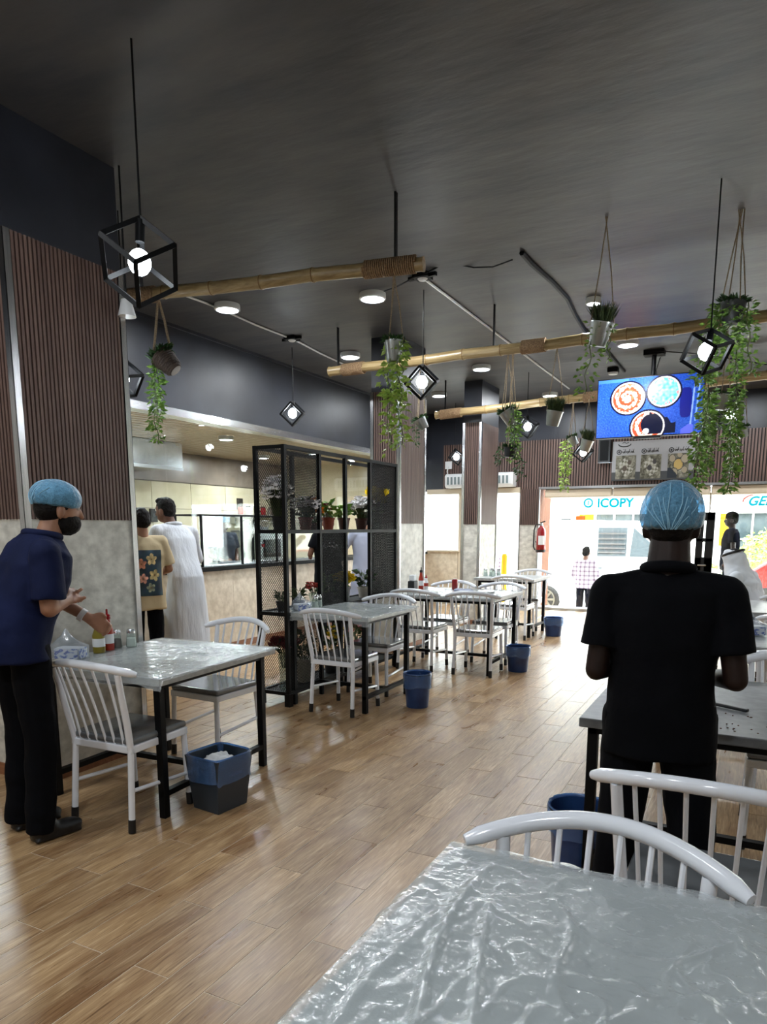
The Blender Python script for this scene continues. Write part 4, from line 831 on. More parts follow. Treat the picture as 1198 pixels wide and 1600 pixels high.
chairs = [
    (-2.83, 2.60, .03, 'white spindle chair on the near side of the first table, back to camera'),
    (-3.13, 3.62, pi - .05, 'white spindle chair on the far side of the first table'),
    (-2.92, 4.99, -.02, 'white spindle chair on the near side of the second table, before the plant shelf'),
    (-3.00, 5.72, pi, 'white spindle chair on the far side of the second table'),
    (-3.08, 6.93, .0, 'white spindle chair nearest the middle pillar, near side of the third table'),
    (-2.45, 6.93, .05, 'white spindle chair on the near side of the third table, at its black bin'),
    (-3.10, 7.62, pi, 'white spindle chair on the far side of the third table, behind the red can'),
    (-2.50, 7.62, pi, 'white spindle chair on the far side of the third table, toward the aisle'),
    (-2.80, 9.42, 0, 'white spindle chair on the near side of the farthest left table'),
    (-2.90, 10.35, pi, 'white spindle chair behind the farthest left table, facing the room'),
    (-.06, 2.19, -.02, 'large white spindle chair just behind the man in black'),
    (-.235, 1.19, pi, 'white chair across the plastic covered foreground table, rail arched'),
    (.26, 3.78, pi, 'white chair at the far side of the grey right table, mostly hidden'),
    (.30, 4.5, 0, 'white chair at the near side of the second right table, mostly hidden'),
    (.36, 6.3, 0, 'white chair near the third right table at the picture edge'),
]
c0 = make_chair()
for i, (x, y, rz, lb) in enumerate(chairs):
    if i == 0: c0.location = (x, y, 0); c0.rotation_euler = (0, 0, rz); c0['label'] = lb
    else: dup(c0, (x, y, 0), rz, lb)
def table(x0, x1, y0, y1, h, label, rz=0, group='grey topped tables with black frames', legm=.05, top='table_stone'):
    cx, cy = (x0 + x1) / 2, (y0 + y1) / 2; a, b = (x1 - x0) / 2, (y1 - y0) / 2
    t = thing('dining_table', label, 'table', (cx, cy, 0), rz, group)
    MB().box(-a, a, -b, b, h - .038, h).build('tabletop', G[top], t, bevel=.004)
    for sx in (-1, 1):
        for sy in (-1, 1):
            X, Y = sx * (a - legm - .02), sy * (b - legm - .02); MB().box(X - .02, X + .02, Y - .02, Y + .02, 0, h - .038).build('leg', G['black_metal'], t, bevel=.003)
        MB().box(sx * (a - legm - .02) - .018, sx * (a - legm - .02) + .018, -b + legm, b - legm, .115, .145).build('stretcher', G['black_metal'], t)
        MB().box(sx * (a - legm - .02) - .015, sx * (a - legm - .02) + .015, -b + legm, b - legm, h - .068, h - .038).build('apron', G['black_metal'], t)
    MB().box(-a + legm, a - legm, -.018, .018, .115, .145).build('stretcher', G['black_metal'], t)
    for sy in (-1, 1): MB().box(-a + legm, a - legm, sy * (b - legm - .02) - .015, sy * (b - legm - .02) + .015, h - .068, h - .038).build('apron', G['black_metal'], t)
    return t
table(-3.49, -2.575, 2.52, 3.56, .757, 'grey table nearest the slatted pillar, covered in clear plastic', .045)
table(-3.46, -2.63, 4.86, 5.78, .80, 'grey table in front of the black plant shelf')
table(-3.42, -2.22, 6.74, 7.72, .80, 'cluttered grey table by the middle pillar, red can on top')
table(-3.42, -2.56, 9.42, 10.3, .805, 'farthest left grey table beside the entrance glass')
table(-.56, .32, 2.80, 3.87, .75, 'bare grey table the man in black is clearing, shade put into its top colour', legm=.03, top='table_stone_shaded')
table(-.5, .4, 4.69, 5.8, .80, 'grey table behind the man in black at right')
table(-.5, .4, 6.64, 7.74, .80, 'grey table in front of the seated man in a white headcloth')
table(-.54, .64, .33, 1.398, .798, 'large foreground table under wrinkled clear plastic')
# plastic covers
def film(name, x0, x1, y0, y1, z, label, m, nx, ny, amp, f, rz=0, drop=0, dropn=0, seed=0):
    cx, cy = (x0 + x1) / 2, (y0 + y1) / 2; R2 = Matrix.Rotation(rz, 3, 'Z'); vs = []
    for j in range(ny + 1):
        for i in range(nx + 1):
            u = x0 - cx + (x1 - x0) * i / nx; v = y0 - cy + (y1 - y0) * j / ny; hh = f(u, v, seed) * amp
            ex = max(0, abs(u) - ((x1 - x0) / 2 - drop)); ey = max(0, abs(v) - ((y1 - y0) / 2 - drop)); e_ = max(ex, ey); zz = .002 + hh
            if e_ > 0 and drop:
                q = e_ / drop; sag = dropn * (.55 + .45 * noise.noise(Vector((u * 5, v * 5, seed)))); zz = -q * sag + .003
                k = drop * .9 * q - .012 - .01 * noise.noise(Vector((u * 22, v * 22, seed)))
                mk = 1.15 if (v < 0 and ey > 0) else (.9 if u < 0 and ex > 0 else .22); zz = -q * sag * mk + .003; ax, ay = (x1 - x0) / 2 - drop, (y1 - y0) / 2 - drop
                if ex > 0: u = math.copysign(ax + .006 + .012 * q * (1 + noise.noise(Vector((v * 16, 1, seed)))), u)
                if ey > 0: v = math.copysign(ay + .006 + .014 * q * (1 + noise.noise(Vector((u * 16, 2, seed)))), v)
            p = R2 @ Vector((u, v, 0)); vs.append((p.x, p.y, zz))
    fs = [(j * (nx + 1) + i, j * (nx + 1) + i + 1, (j + 1) * (nx + 1) + i + 1, (j + 1) * (nx + 1) + i) for j in range(ny) for i in range(nx)]
    o = MB().add(vs, fs).build(name, G[m], None, True, loc=(cx, cy, z)); tag(o, label, 'table cover', 'clear plastic covers on tables'); return o
def wr(u, v, s):
    p = Vector((u, v, s)); n1 = noise.noise(p * 5 + Vector((noise.noise(p * 3), noise.noise(p * 3 + Vector((5, 0, 0))), 0)) * 1.5)
    n2 = noise.noise(Vector((u * 14 + v * 5, v * 9 - u * 3, s + 4)) + Vector((n1, n1, 0))); n3 = noise.noise(Vector((u * 30, v * 26, s + 9)))
    n4 = noise.noise(Vector((u * 42 + n1 * 3, v * 38 + n2 * 3, s + 2)))
    g = .5 + noise.noise(Vector((u * 2.2, v * 2.2, s + 30))) * 1.4; g = min(1.35, max(.4, g))
    return g * (max(0, 1 - abs(n1) * 7) * .95 + max(0, 1 - abs(n2) * 6) * .7 + .16 * max(0, 1 - abs(n4) * 5)) + .06 * n3
def wr_big(u, v, s):
    h = wr(u, v, s)
    for (x0, y0, x1, y1, wd, a) in ((-.50, .50, -.38, -.42, .011, 1.9), (-.42, .38, -.30, -.5, .010, 1.7), (-.33, .40, -.22, .05, .009, 1.2), (-.2, .05, .3, .28, .010, 1.2), (0, .22, .42, -.35, .010, 1.3), (-.12, -.05, .5, -.12, .009, 1.0), (.05, .5, .52, .1, .008, 1.1), (.1, .1, .58, .3, .008, .9), (-.1, .3, .15, -.2, .009, .9), (.25, .05, .3, -.5, .010, 1.0), (-.25, -.2, .2, -.45, .009, .9), (-.52, .3, -.5, -.5, .012, 1.0)):
        dx, dy = x1 - x0, y1 - y0; L2 = dx * dx + dy * dy; t_ = ((u - x0) * dx + (v - y0) * dy) / L2
        if -.02 < t_ < 1.02:
            cx, cy = x0 + dx * t_, y0 + dy * t_; wv = .02 * math.sin(t_ * 7 + x0 * 20); d = abs((u - cx) * dy / L2 ** .5 - (v - cy) * dx / L2 ** .5 + wv)
            h += a * math.exp(-(d / wd) ** 2) * math.sin(pi * min(1, max(0, t_))) ** .5
    return h
film('table_cover', -.566, .666, .304, 1.424, .7995, 'wrinkled clear plastic cover over the large foreground table', 'film_big', 360, 330, .0048, wr_big, 0, .022, .03, 1)
film('table_cover', -3.575, -2.49, 2.435, 3.645, .7585, 'clear plastic sheet sagging off the first table near the slatted pillar', 'film', 190, 200, .008, wr, .045, .085, .085, 2)
film('table_cover', -3.54, -2.55, 4.78, 5.86, .8015, 'clear plastic sheet on the table before the plant shelf', 'film', 100, 100, .007, wr, 0, .08, .09, 3)
film('table_cover', -3.46, -2.18, 6.70, 7.76, .8015, 'crumpled clear plastic sheet on the cluttered table by the middle pillar', 'film', 90, 90, .010, wr, 0, .04, .04, 4)

# ================================================================== BINS
def bin_square():
    t = thing('waste_bin', 'square slate bin with clear blue liner beside the first table', 'bin', (-2.475, 2.87, 0), -.12)
    def sq(z, a, b): return [(-a, -b, z), (a, -b, z), (a, b, z), (-a, b, z)]
    vs = sq(0, .095, .105) + sq(.30, .125, .130) + sq(.30, .118, .123) + sq(.012, .088, .098)
    MB().add(vs, [(3, 2, 1, 0)] + [(i, (i + 1) % 4, (i + 1) % 4 + 4, i + 4) for i in range(4)] + [(i + 4, (i + 1) % 4 + 4, (i + 1) % 4 + 8, i + 8) for i in range(4)] + [(i + 8, (i + 1) % 4 + 8, (i + 1) % 4 + 12, i + 12) for i in range(4)] + [(12, 13, 14, 15)]).build('bin_body', G['slate_bin'], t, bevel=.008)
    mb = MB(); n = 56; rows = [(.10, .8), (.2, .93), (.303, .985), (.308, 1.03), (.30, 1.06), (.25, 1.045), (.20, 1.03), (.165, 1.04)]
    vs = []
    for j, (z, k) in enumerate(rows):
        for i in range(n):
            a = 2 * pi * i / n; ca, sa = math.cos(a), math.sin(a); q = .35; x = math.copysign(abs(ca) ** q, ca) * .125; y = math.copysign(abs(sa) ** q, sa) * .13
            w_ = 1 + (.035 * noise.noise(Vector((ca * 4, sa * 4, j * .7))) if j not in (2, 3) else 0); vs.append((x * k * w_, y * k * w_, z + (.03 * noise.noise(Vector((ca * 2, sa * 2, 3))) if j == 7 else 0)))
    mb.add(vs, [(j * n + i, j * n + (i + 1) % n, (j + 1) * n + (i + 1) % n, (j + 1) * n + i) for j in range(7) for i in range(n)]); mb.build('liner_bag', G['bag_blue'], t, True)
    r = MB().ell((0, .0, .24), (.09, .09, .05)); me = remeshed(r, .008, 1, .02, 30); link('crumpled_waste', me, G['plastic_white'], t)
    MB().tube([(-.11, -.12, .29), (0, -.135, .292), (.11, -.12, .29)], .003, 5).build('rim_wire', G['black_metal'], t)
bin_square()
def bin_round(loc, label, r=.115, h=.285, m='blue_bin'):
    t = thing('waste_bin', label, 'bin', loc, random.uniform(0, 6), 'round bins with blue liners')
    MB().lathe([(.001, 0), (r * .8, 0), (r * .82, .01), (r * .98, h), (r * 1.03, h + .004), (r * .95, h), (r * .78, .012), (.001, .012)], n=32, caps=False).build('bin_body', G[m], t, True)
    n = 60; rows = [(h * .5, .85), (h * .8, .92), (h + .004, .96), (h + .012, 1.02), (h, 1.06), (h * .85, 1.05), (h * .7, 1.035), (h * .62, 1.05)]; vs = []
    for j, (z, k) in enumerate(rows):
        for i in range(n): a = 2 * pi * i / n; q = r * k * (1 + (.05 * noise.noise(Vector((math.cos(a) * 5, math.sin(a) * 5, j * .6 + loc[0])))) * (j != 2)); vs.append((q * math.cos(a), q * math.sin(a), z + (.03 * noise.noise(Vector((math.cos(a) * 2, math.sin(a) * 2, loc[1]))) if j == 7 else 0)))
    MB().add(vs, [(j * n + i, j * n + (i + 1) % n, (j + 1) * n + (i + 1) % n, (j + 1) * n + i) for j in range(7) for i in range(n)]).build('liner_bag', G['bag_blue'], t, True)
    MB().tube([(r * 1.03 * math.cos(a), r * 1.03 * math.sin(a), h) for a in np.linspace(0, 2 * pi, 40)], .004, 6, False).build('rim', G['black_metal'], t, True)
bin_round((-2.42, 5.34, 0), 'round blue bin at the corner of the second table'); bin_round((-2.10, 7.2, 0), 'round dark blue bin at the corner of the cluttered third table', .125, .26)
bin_round((-2.375, 9.83, 0), 'round blue bin by the farthest left table near the entrance', .13, .25); bin_round((-.585, 3.02, 0), 'round blue bin under the left corner of the grey right table', .13, .29)

# ================================================================== THINGS ON TABLES
def tissue(loc, rz, label, s=1):
    t = thing('tissue_pack', label, 'tissue pack', loc, rz)
    MB().box(-.075 * s, .075 * s, -.045 * s, .045 * s, 0, .065 * s).build('pack', G['plastic_white'], t, bevel=.012)
    def f(u, v):
        n = noise.noise(Vector((u * 5, v * 3.5, s * 3))); m_ = noise.noise(Vector((u * 16, v * 12, 2)))
        return [40, 70, 170] if n > .12 and m_ > -.12 else ([150, 170, 220] if n > .05 else [232, 234, 240])
    painted('flower_print', (-.07 * s, -.0465 * s, .003), (.14 * s, 0, 0), (0, 0, .058 * s), 50, 24, f, G['paint_flat'], t)
    painted('flower_print', (.0765 * s, -.042 * s, .003), (0, .084 * s, 0), (0, 0, .058 * s), 30, 24, f, G['paint_flat'], t)
    mb = MB(); n = 40; vs = []; rows = [(0, 1.0), (.04, 1.05), (.075, 1.0), (.1, .62), (.135, .25), (.17, .06)]
    for j, (z, k) in enumerate(rows):
        for i in range(n): a = 2 * pi * i / n; q = 1 + .12 * noise.noise(Vector((math.cos(a) * 3, math.sin(a) * 3, j * .8))); vs.append((.105 * s * k * q * math.cos(a) - .02 * (j > 2), .07 * s * k * q * math.sin(a), z * s))
    mb.add(vs, [(j * n + i, j * n + (i + 1) % n, (j + 1) * n + (i + 1) % n, (j + 1) * n + i) for j in range(5) for i in range(n)]).build('bag', G['bag_clear'], t, True)
tissue((-3.40, 2.72, .764), .35, 'blue flowered tissue pack in a clear bag under the waiter’s hands', 1.0)
tissue((-3.36, 5.02, .804), 1.2, 'blue flowered tissue pack in a bag on the table before the shelf', .9)
def bottle(loc, label, liquid, capm, s=1, r=.028, h=.15, cat='sauce bottle'):
    t = thing('sauce_bottle', label, cat, loc)
    MB().lathe([(.001, 0), (r, 0), (r * 1.04, .01), (r * 1.04, h * .62), (r * .6, h * .86), (r * .5, h), (.001, h)], n=20, caps=False).build('bottle', G[liquid], t, True)
    MB().lathe([(r * .62, h), (r * .62, h * 1.12), (r * .25, h * 1.16), (r * .2, h * 1.3), (.001, h * 1.32)], n=16).build('cap', G[capm], t, True)
    MB().lathe([(r * 1.06, h * .22), (r * 1.06, h * .52)], n=20).build('paper_label', G['plastic_white' if liquid != 'plastic_white' else 'red_sauce'], t, True)
bottle((-3.41, 2.93, .764), 'olive sauce bottle held by the waiter, first table', 'yellow_sauce', 'plastic_white', h=.165, r=.034); bottle((-3.43, 3.02, .764), 'red sauce bottle with a red cap on the first table', 'red_sauce', 'red_gloss', h=.19, r=.031)
def shaker(loc, label, fill, group):
    t = thing('glass_shaker', label, 'shaker', loc, group=group)
    MB().lathe([(.001, 0), (.032, 0), (.034, .005), (.026, .085), (.025, .088)], n=12, caps=False).build('glass_body', G['glass_jar'], t, True); MB().lathe([(.029, .004), (.0265, .055)], n=12).build('contents', G[fill], t, True)
    MB().lathe([(.027, .085), (.027, .1), (.018, .112), (.001, .114)], n=14).build('metal_lid', G['steel'], t, True)
shaker((-3.40, 3.17, .764), 'salt shaker with a steel lid on the first table', 'salt', 'shakers on the tables'); shaker((-3.45, 3.10, .764), 'pepper shaker with a steel lid on the first table', 'pepper', 'shakers on the tables')
shaker((-3.34, 5.2, .804), 'near shaker on the table before the plant shelf', 'salt', 'shakers on the tables'); shaker((-3.36, 5.29, .804), 'far shaker on the table before the plant shelf', 'salt', 'shakers on the tables')
for i, (dx, dy) in enumerate(((0, 0), (.07, .05), (.13, -.02), (.18, .05))): shaker((-3.36 + dx, 9.75 + dy, .808), ('leftmost', 'second', 'third', 'rightmost')[i] + ' of the glass shakers on the farthest left table', 'salt', 'shakers on the tables')
t = thing('napkin_box', 'dark napkin box on the cluttered table against the pillar', 'napkin box', (-3.34, 7.22, .806)); MB().box(-.04, .04, -.05, .05, 0, .1).build('box', G['pot_dark'], t, bevel=.006); MB().box(-.03, .03, -.04, .04, .1, .17).build('napkins', G['plastic_white'], t, bevel=.01)
bottle((-3.30, 7.36, .806), 'dark red sauce bottle on the cluttered table', 'red_sauce', 'plastic_black', h=.19); bottle((-3.29, 7.48, .806), 'white sauce bottle on the cluttered table', 'plastic_white', 'red_gloss', h=.12, r=.024)
t = thing('drink_can', 'red drink can standing on the cluttered third table', 'can', (-2.93, 7.46, .806)); MB().lathe([(.026, 0), (.033, .012), (.033, .105), (.027, .12)], n=24).build('can_body', G['red_gloss'], t, True); MB().lathe([(.026, .119), (.0265, .122)], n=24).build('can_top', G['steel_soft'], t)
o = link('crumpled_napkin', remeshed(MB().ell((0, 0, .012), (.12, .08, .012)), .008, 1, .02, 16), G['cloth_lilac'], None, loc=(-2.74, 7.25, .808)); tag(o, 'crumpled grey-blue napkins left on the cluttered table', 'napkin')
o = link('crumpled_napkin', remeshed(MB().ell((0, 0, .01), (.1, .13, .01)), .008, 1, .015, 14), G['plastic_white'], None, loc=(-2.5, 7.3, .808)); tag(o, 'crumpled white paper near the aisle corner of the cluttered table', 'napkin')
o = MB().tube([(-.04, .0, .006), (-.02, .02, .01), (.0, .01, .006), (.015, .03, .012), (.04, .02, .006), (.02, -.005, .01), (-.03, -.02, .004)], .006, 6).build('food_scrap', G['crumb_brown'], None, True, loc=(-.48, 3.2, .75)); tag(o, 'dark brown food scrap left on the grey table', 'food scrap')
o = MB().bar((-.09, .05, .010), (.09, -.05, .010), .022, .014).build('table_knife', G['plastic_black'], None, bevel=.005, loc=(-.05, 3.23, .7505)); tag(o, 'black stick lying on the grey table beside the man in black', 'knife')
mb = MB()
for i in range(26): mb.ell((random.uniform(-.12, .14), random.uniform(-.16, .12), .002), (random.uniform(.002, .006), random.uniform(.002, .005), .002), nu=6, nv=4)
o = mb.build('crumbs', G['crumb_brown'], None, kind='stuff', loc=(.0, 3.02, .75)); tag(o, 'scattered dark crumbs on the grey table', 'crumbs')

# ================================================================== KITCHEN FITTINGS
t = thing('display_case', 'glass display case with thin black frame on the kitchen counter', 'display case', (-5.98, 7.3, 1.035)); f = MB(); a, b, h = .2, .75, .62
for x in (-a, a):
    for y in (-b, 0, b): f.box(x - .012, x + .012, y - .012, y + .012, 0, h)
    f.box(x - .012, x + .012, -b, b, h - .02, h)
for y in (-b, b): f.box(-a, a, y - .012, y + .012, h - .02, h)
f.build('frame', G['black_metal'], t); MB().box(-a, a, -b, b, .3, .306).build('glass_shelf', G['glass'], t); MB().box(a - .002, a + .002, -b, b, 0, h).build('pane', G['glass'], t); MB().box(-a, a, -b, b, 0, .02).build('base', G['steel'], t)
t = thing('steel_machine', 'steel kitchen machine behind the counter glass left of the plant shelf', 'kitchen machine', (-7.6, 10.0, 0)); MB().box(-.35, .35, -.4, .5, 0, .9).build('stand', G['steel'], t, bevel=.01); MB().box(-.3, .3, -.35, .4, .9, 1.45).build('body', G['steel_soft'], t, bevel=.03); MB().lathe([(.2, 1.45), (.26, 1.6), (.24, 1.62)], n=24).build('bowl', G['steel'], t, True)
MB().box(.3, .33, -.2, .25, 1.0, 1.3).build('door', G['plastic_black'], t); MB().lathe([(.03, 0), (.03, .03)], n=12).build('knob', G['red_gloss'], t, loc=(.33, -.28, 1.2), rot=(0, pi / 2, 0))
t = thing('kitchen_bench', 'long steel work bench along the back kitchen wall', 'work bench', (-8.5, 8.1, 0)); MB().box(-.35, .35, -4.2, 4.2, .86, .9).build('worktop', G['steel'], t)
for y in (-4.1, -1.4, 1.4, 4.1):
    for x in (-.3, .3): MB().box(x - .02, x + .02, y - .02, y + .02, 0, .86).build('leg', G['steel_soft'], t)
MB().box(-.3, .3, -4.1, 4.1, .2, .22).build('lower_shelf', G['steel'], t)
t = thing('cooker_hood', 'grey steel hood at the near end of the kitchen', 'hood', (-8.5, 6.2, 2.28)); MB().box(-.5, .5, -2.4, 2.5, .12, .5).build('canopy', G['steel'], t); MB().box(.49, .51, -2.4, 2.5, .09, .14).build('front_lip', G['steel_soft'], t)
for k, (y, z, lb) in enumerate(((7.55, 1.75, 'black socket on the cream tiles left of the man in white'), (9.0, 1.7, 'black socket on the cream tiles right of the man in white'), (11.3, 1.95, 'black box fixed to the far cream tiles'))):
    t = thing('wall_socket', lb, 'socket', (KX + .03, y, z)); MB().box(-.015, .02, -.08, .08, -.11, .11).build('plate', G['plastic_black'], t, bevel=.005); MB().box(.02, .024, -.03, .03, -.03, .03).build('switch', G['menu_grey'], t)
t = thing('wall_shelf', 'thin steel wall shelf with jars on the far kitchen wall', 'shelf', (KX + .2, 11.6, 1.72)); MB().box(-.18, .15, -.9, .9, 0, .02).build('board', G['steel_soft'], t); MB().box(-.18, .1, -.8, -.78, -.15, 0).build('bracket', G['steel_soft'], t); MB().box(-.18, .1, .78, .8, -.15, 0).build('bracket', G['steel_soft'], t)
for k in range(5):
    t = thing('spice_jar', ('nearest', 'second', 'third', 'fourth', 'farthest')[k] + ' jar in the row on the kitchen wall shelf', 'jar', (KX + .2, 11.1 + k * .24, 1.741), group='jars on the kitchen wall shelf'); MB().lathe([(.05, 0), (.055, .01), (.055, .13), (.045, .15)], n=16).build('jar', G[('red_sauce', 'salt', 'yellow_sauce', 'red_gloss', 'pepper')[k]], t, True); MB().lathe([(.048, .15), (.048, .17)], n=16).build('lid', G['plastic_black'], t)

# ================================================================== PEOPLE
def hand(mb, w_, d, n, curl=.5, side=1, k=1.0):
    """palm, four unequal fingers bent towards the palm side n, thumb leaving the palm's side"""
    w_, d = Vector(w_), Vector(d).normalized(); n = Vector(n); n = (n - d * n.dot(d)).normalized(); s = d.cross(n) * side
    for i, (off, l) in enumerate(((-.030, .068), (-.010, .078), (.010, .072), (.029, .056))):
        a = w_ + s * off * .45 * k + d * .01 * k; b = w_ + s * off * k + d * .085 * k; mb.cap(a, .0155 * k, b, .0125 * k, 8)
        p = b; dd = d.copy(); L = l * k
        for seg, c in ((.42, curl * .8), (.33, curl), (.25, curl * .7)):
            dd = (dd * math.cos(c) + n * math.sin(c)).normalized(); cr = dd; q = p + dd * L * seg; mb.cap(p, .0098 * k, q, .0086 * k, 8); p = q; n2 = (n - dd * n.dot(dd)); n = n2.normalized() if n2.length > 1e-4 else n
        n = Vector(n); n = (w_ - w_ + n)
        n = (Vector(n) - d * Vector(n).dot(d)); n = n.normalized() if n.length > 1e-3 else d.cross(s)
    a = w_ - s * .018 * k + d * .02 * k; t1 = a + (d * .6 - s * .8).normalized() * .042 * k; t2 = t1 + (d * .9 - s * .1 + n * .35).normalized() * .032 * k
    mb.cap(a, .015 * k, t1, .0115 * k, 8); mb.cap(t1, .011 * k, t2, .009 * k, 8)
def net_cap(parent, head, Rm, label, rx=.104, ry=.122, rz=.088, up=.05):
    vs = []; n = 90; m = 26; c = head + Rm @ Vector((0, -.012, up))
    for j in range(m + 1):
        t_ = j / m * math.radians(128)
        for i in range(n):
            a = 2 * pi * i / n; k = 1 + .035 * (j / m) ** 1.5 * noise.noise(Vector((math.cos(a) * 6, math.sin(a) * 6, j * .06))) + .012 * noise.noise(Vector((math.cos(a) * 9, j * .3, math.sin(a) * 9))) + .022 * (j / m) * math.sin(a * 17 + 2.5 * noise.noise(Vector((math.cos(a) * 2, j * .1, math.sin(a) * 2)))) * max(0, -math.sin(a) * .6 + .4)
            if j > m - 3: k *= 1 - .06 * (j - m + 3)
            vs.append(c + Rm @ Vector((rx * k * math.sin(t_) * math.cos(a), ry * k * math.sin(t_) * math.sin(a), rz * k * math.cos(t_))))
    fs = [(j * n + i, j * n + (i + 1) % n, (j + 1) * n + (i + 1) % n, (j + 1) * n + i) for j in range(m) for i in range(n)]
    o = MB().add(vs, fs).build('hair_net', G['net_blue'], parent, True, label=label)
    g = MB(); g.tube([vs[m * n + i] for i in range(n)] + [vs[m * n]], .004, 5, False); g.build('elastic_band', G['net_blue'], o, True)
    f = MB(); b = c + Rm @ Vector((0, -ry * .93, -rz * .5))
    rr = random.Random(5)
    for i in range(9):
        pts = []; ji = rr.uniform(-.4, .4); jl = rr.choice((5, 6, 8, 9))
        for q in range(jl):
            t_ = math.radians(118 - q * 11); aa = -pi / 2 + (i - 4 + ji) * (.05 + .10 * q / 2.2) + .03 * math.sin(q * 1.1 + i * 2); pts.append(c + Rm @ Vector((rx * 1.012 * math.sin(t_) * math.cos(aa), ry * 1.012 * math.sin(t_) * math.sin(aa), rz * 1.012 * math.cos(t_))))
        f.tube(pts, .0016, 4)
    f.build('gather_fold', G['net_fold'], o, True, kind='stuff')
def person(label, loc, rz, s=1.0, J=None, skin='skin_brown', hair='hair', shirt='cloth_black', trousers='cloth_trouser', sleeve=.62, hem=.80, voxel=.011, cap=None, beard=False, head_rot=(0, 0, 0), robe=False, width=1.0, collar=False, grip=(.5, .5), shoes=True, bulk=1.0, seated=False, palms=None, legw=1.0, name='person', neckr=1.0, hs=1.0, nets=(1, 1, 1, .04)):
    t = thing(name, label, 'person', loc, rz)
    D = dict(pelvis=(0, 0, .94), waist=(0, .0, 1.08), chest=(0, .0, 1.27), neck=(0, -.01, 1.44), head=(0, .01, 1.60), shL=(-.185, -.01, 1.40), elL=(-.235, -.03, 1.12), wrL=(-.235, .06, .88), shR=(.185, -.01, 1.40), elR=(.235, -.03, 1.12), wrR=(.235, .06, .88),
             hipL=(-.092, 0, .90), knL=(-.10, .02, .49), anL=(-.105, -.02, .085), hipR=(.092, 0, .90), knR=(.10, .02, .49), anR=(.105, -.02, .085))
    for k, v in (J or {}).items(): D[k] = v
    D = {k: Vector(v) * s for k, v in D.items()}; hd = D['head']; Rm = Euler(head_rot).to_matrix(); H = lambda x, y, z: hd + Rm @ Vector((x, y, z)) * s * hs
    b = MB(); e = lambda c, r: b.ell(c, tuple(q * s * hs for q in r), Rm)
    e(H(0, 0, .02), (.076, .094, .098)); e(H(0, .035, -.055), (.056, .060, .062)); e(H(0, .02, -.02), (.066, .078, .085)); b.cap(H(0, .098, .005), .011 * s, H(0, .112, -.03), .014 * s, 8); e(H(0, .088, -.068), (.024, .012, .008)); e(H(0, .088, -.082), (.02, .011, .008)); e(H(0, .084, .03), (.05, .012, .01))
    for sx in (-1, 1): e(H(sx * .083, -.005, -.022), (.012, .020, .035))
    b.cap(D['neck'] + Vector((0, -.005, -.05)), .060 * s * neckr, H(0, -.015, -.05), .054 * s * (neckr * .5 + .5))
    sp_ = [D['pelvis'], D['waist'], D['chest'], D['neck']]
    def ring(p, q, rx, ry): d = q - p; return (p, rx * s * width, ry * s * bulk, -math.atan2(d.y, d.z))
    b.loft([ring(sp_[0], sp_[1], .14, .09), ring(sp_[1], sp_[2], .125, .085), ring(sp_[2], sp_[3], .15, .10), ring(sp_[2].lerp(sp_[3], .75), sp_[3] + (sp_[3] - sp_[2]), .12, .07)])
    for q in 'LR':
        b.cap(D['sh' + q], .048 * s, D['el' + q], .040 * s); b.cap(D['el' + q], .040 * s, D['wr' + q], .026 * s); fd = (D['wr' + q] - D['el' + q]).normalized()
        pn = Vector(palms[q]) if palms and q in palms else Vector((-1 if q == 'R' else 1, 0, -.4)); hand(b, D['wr' + q], fd, pn, grip[0 if q == 'L' else 1], 1 if q == 'L' else -1, s)
        if not robe:
            b.cap(D['hip' + q], .075 * s, D['kn' + q], .052 * s); b.cap(D['kn' + q], .050 * s, D['an' + q], .036 * s)
        else: b.cap(D['kn' + q], .045 * s, D['an' + q], .034 * s)
        b.cap(D['an' + q], .034 * s, D['an' + q] + Vector((0, .09, -.05)) * s, .022 * s)
    body = link('body', remeshed(b, voxel, 2), G[skin], t)
    ey = [MB().ell(H(sx * .03, .083, .012), .0115 * s, nu=8, nv=6) for sx in (-1, 1)]
    for m_ in ey: m_.build('eye', G['eye_white'], t, True)
    for sx in (-1, 1): MB().ell(H(sx * .03, .0925, .012), .0055 * s, nu=8, nv=5).build('iris', G['wax_black'], t, True)
    hm = MB(); hm.ell(H(0, -.014, .035), tuple(q * s for q in (.084, .097, .092)), Rm); hm.ell(H(0, -.035, -.005), tuple(q * s for q in (.078, .074, .075)), Rm)
    if cap is None: hm.ell(H(0, .03, .095), tuple(q * s for q in (.06, .06, .035)), Rm)
    link('hair', remeshed(hm, .008, 2, .006 if cap is None else .001, 30), G[hair], t)
    if beard: bm_ = MB(); bm_.ell(H(0, .036, -.066), tuple(q * s for q in (.066, .074, .060)), Rm); link('beard', remeshed(bm_, .007, 1, .003, 40), G['hair'], t)
    if cap == 'net': net_cap(t, hd, Rm, 'light blue disposable hair net', .104 * s * nets[0], .122 * s * nets[1], .097 * s * nets[2], nets[3] * s)
    if cap == 'baseball':
        c = MB(); c.loft([(Vector((0, 0, 0)), .087 * s, .102 * s), (Vector((0, 0, .05)) * s, .086 * s, .1 * s), (Vector((0, 0, .09)) * s, .062 * s, .072 * s), (Vector((0, 0, .108)) * s, .02 * s, .024 * s)]); c.v = [tuple(H(0, -.005, .035) + Rm @ Vector(v)) for v in c.v]; c.build('cap_crown', G['cap_black'], t, True)
        c = MB().loft([(Vector((0, .07, 0)) * s, .074 * s, .105 * s), (Vector((0, .07, .008)) * s, .074 * s, .105 * s)]); c.v = [tuple(H(0, .02, .03) + Rm @ Vector(v)) for v in c.v]; c.build('cap_brim', G['cap_black'], t, True)
    # clothes
    c = MB(); hz = Vector((D['pelvis'].x, D['pelvis'].y, hem * s))
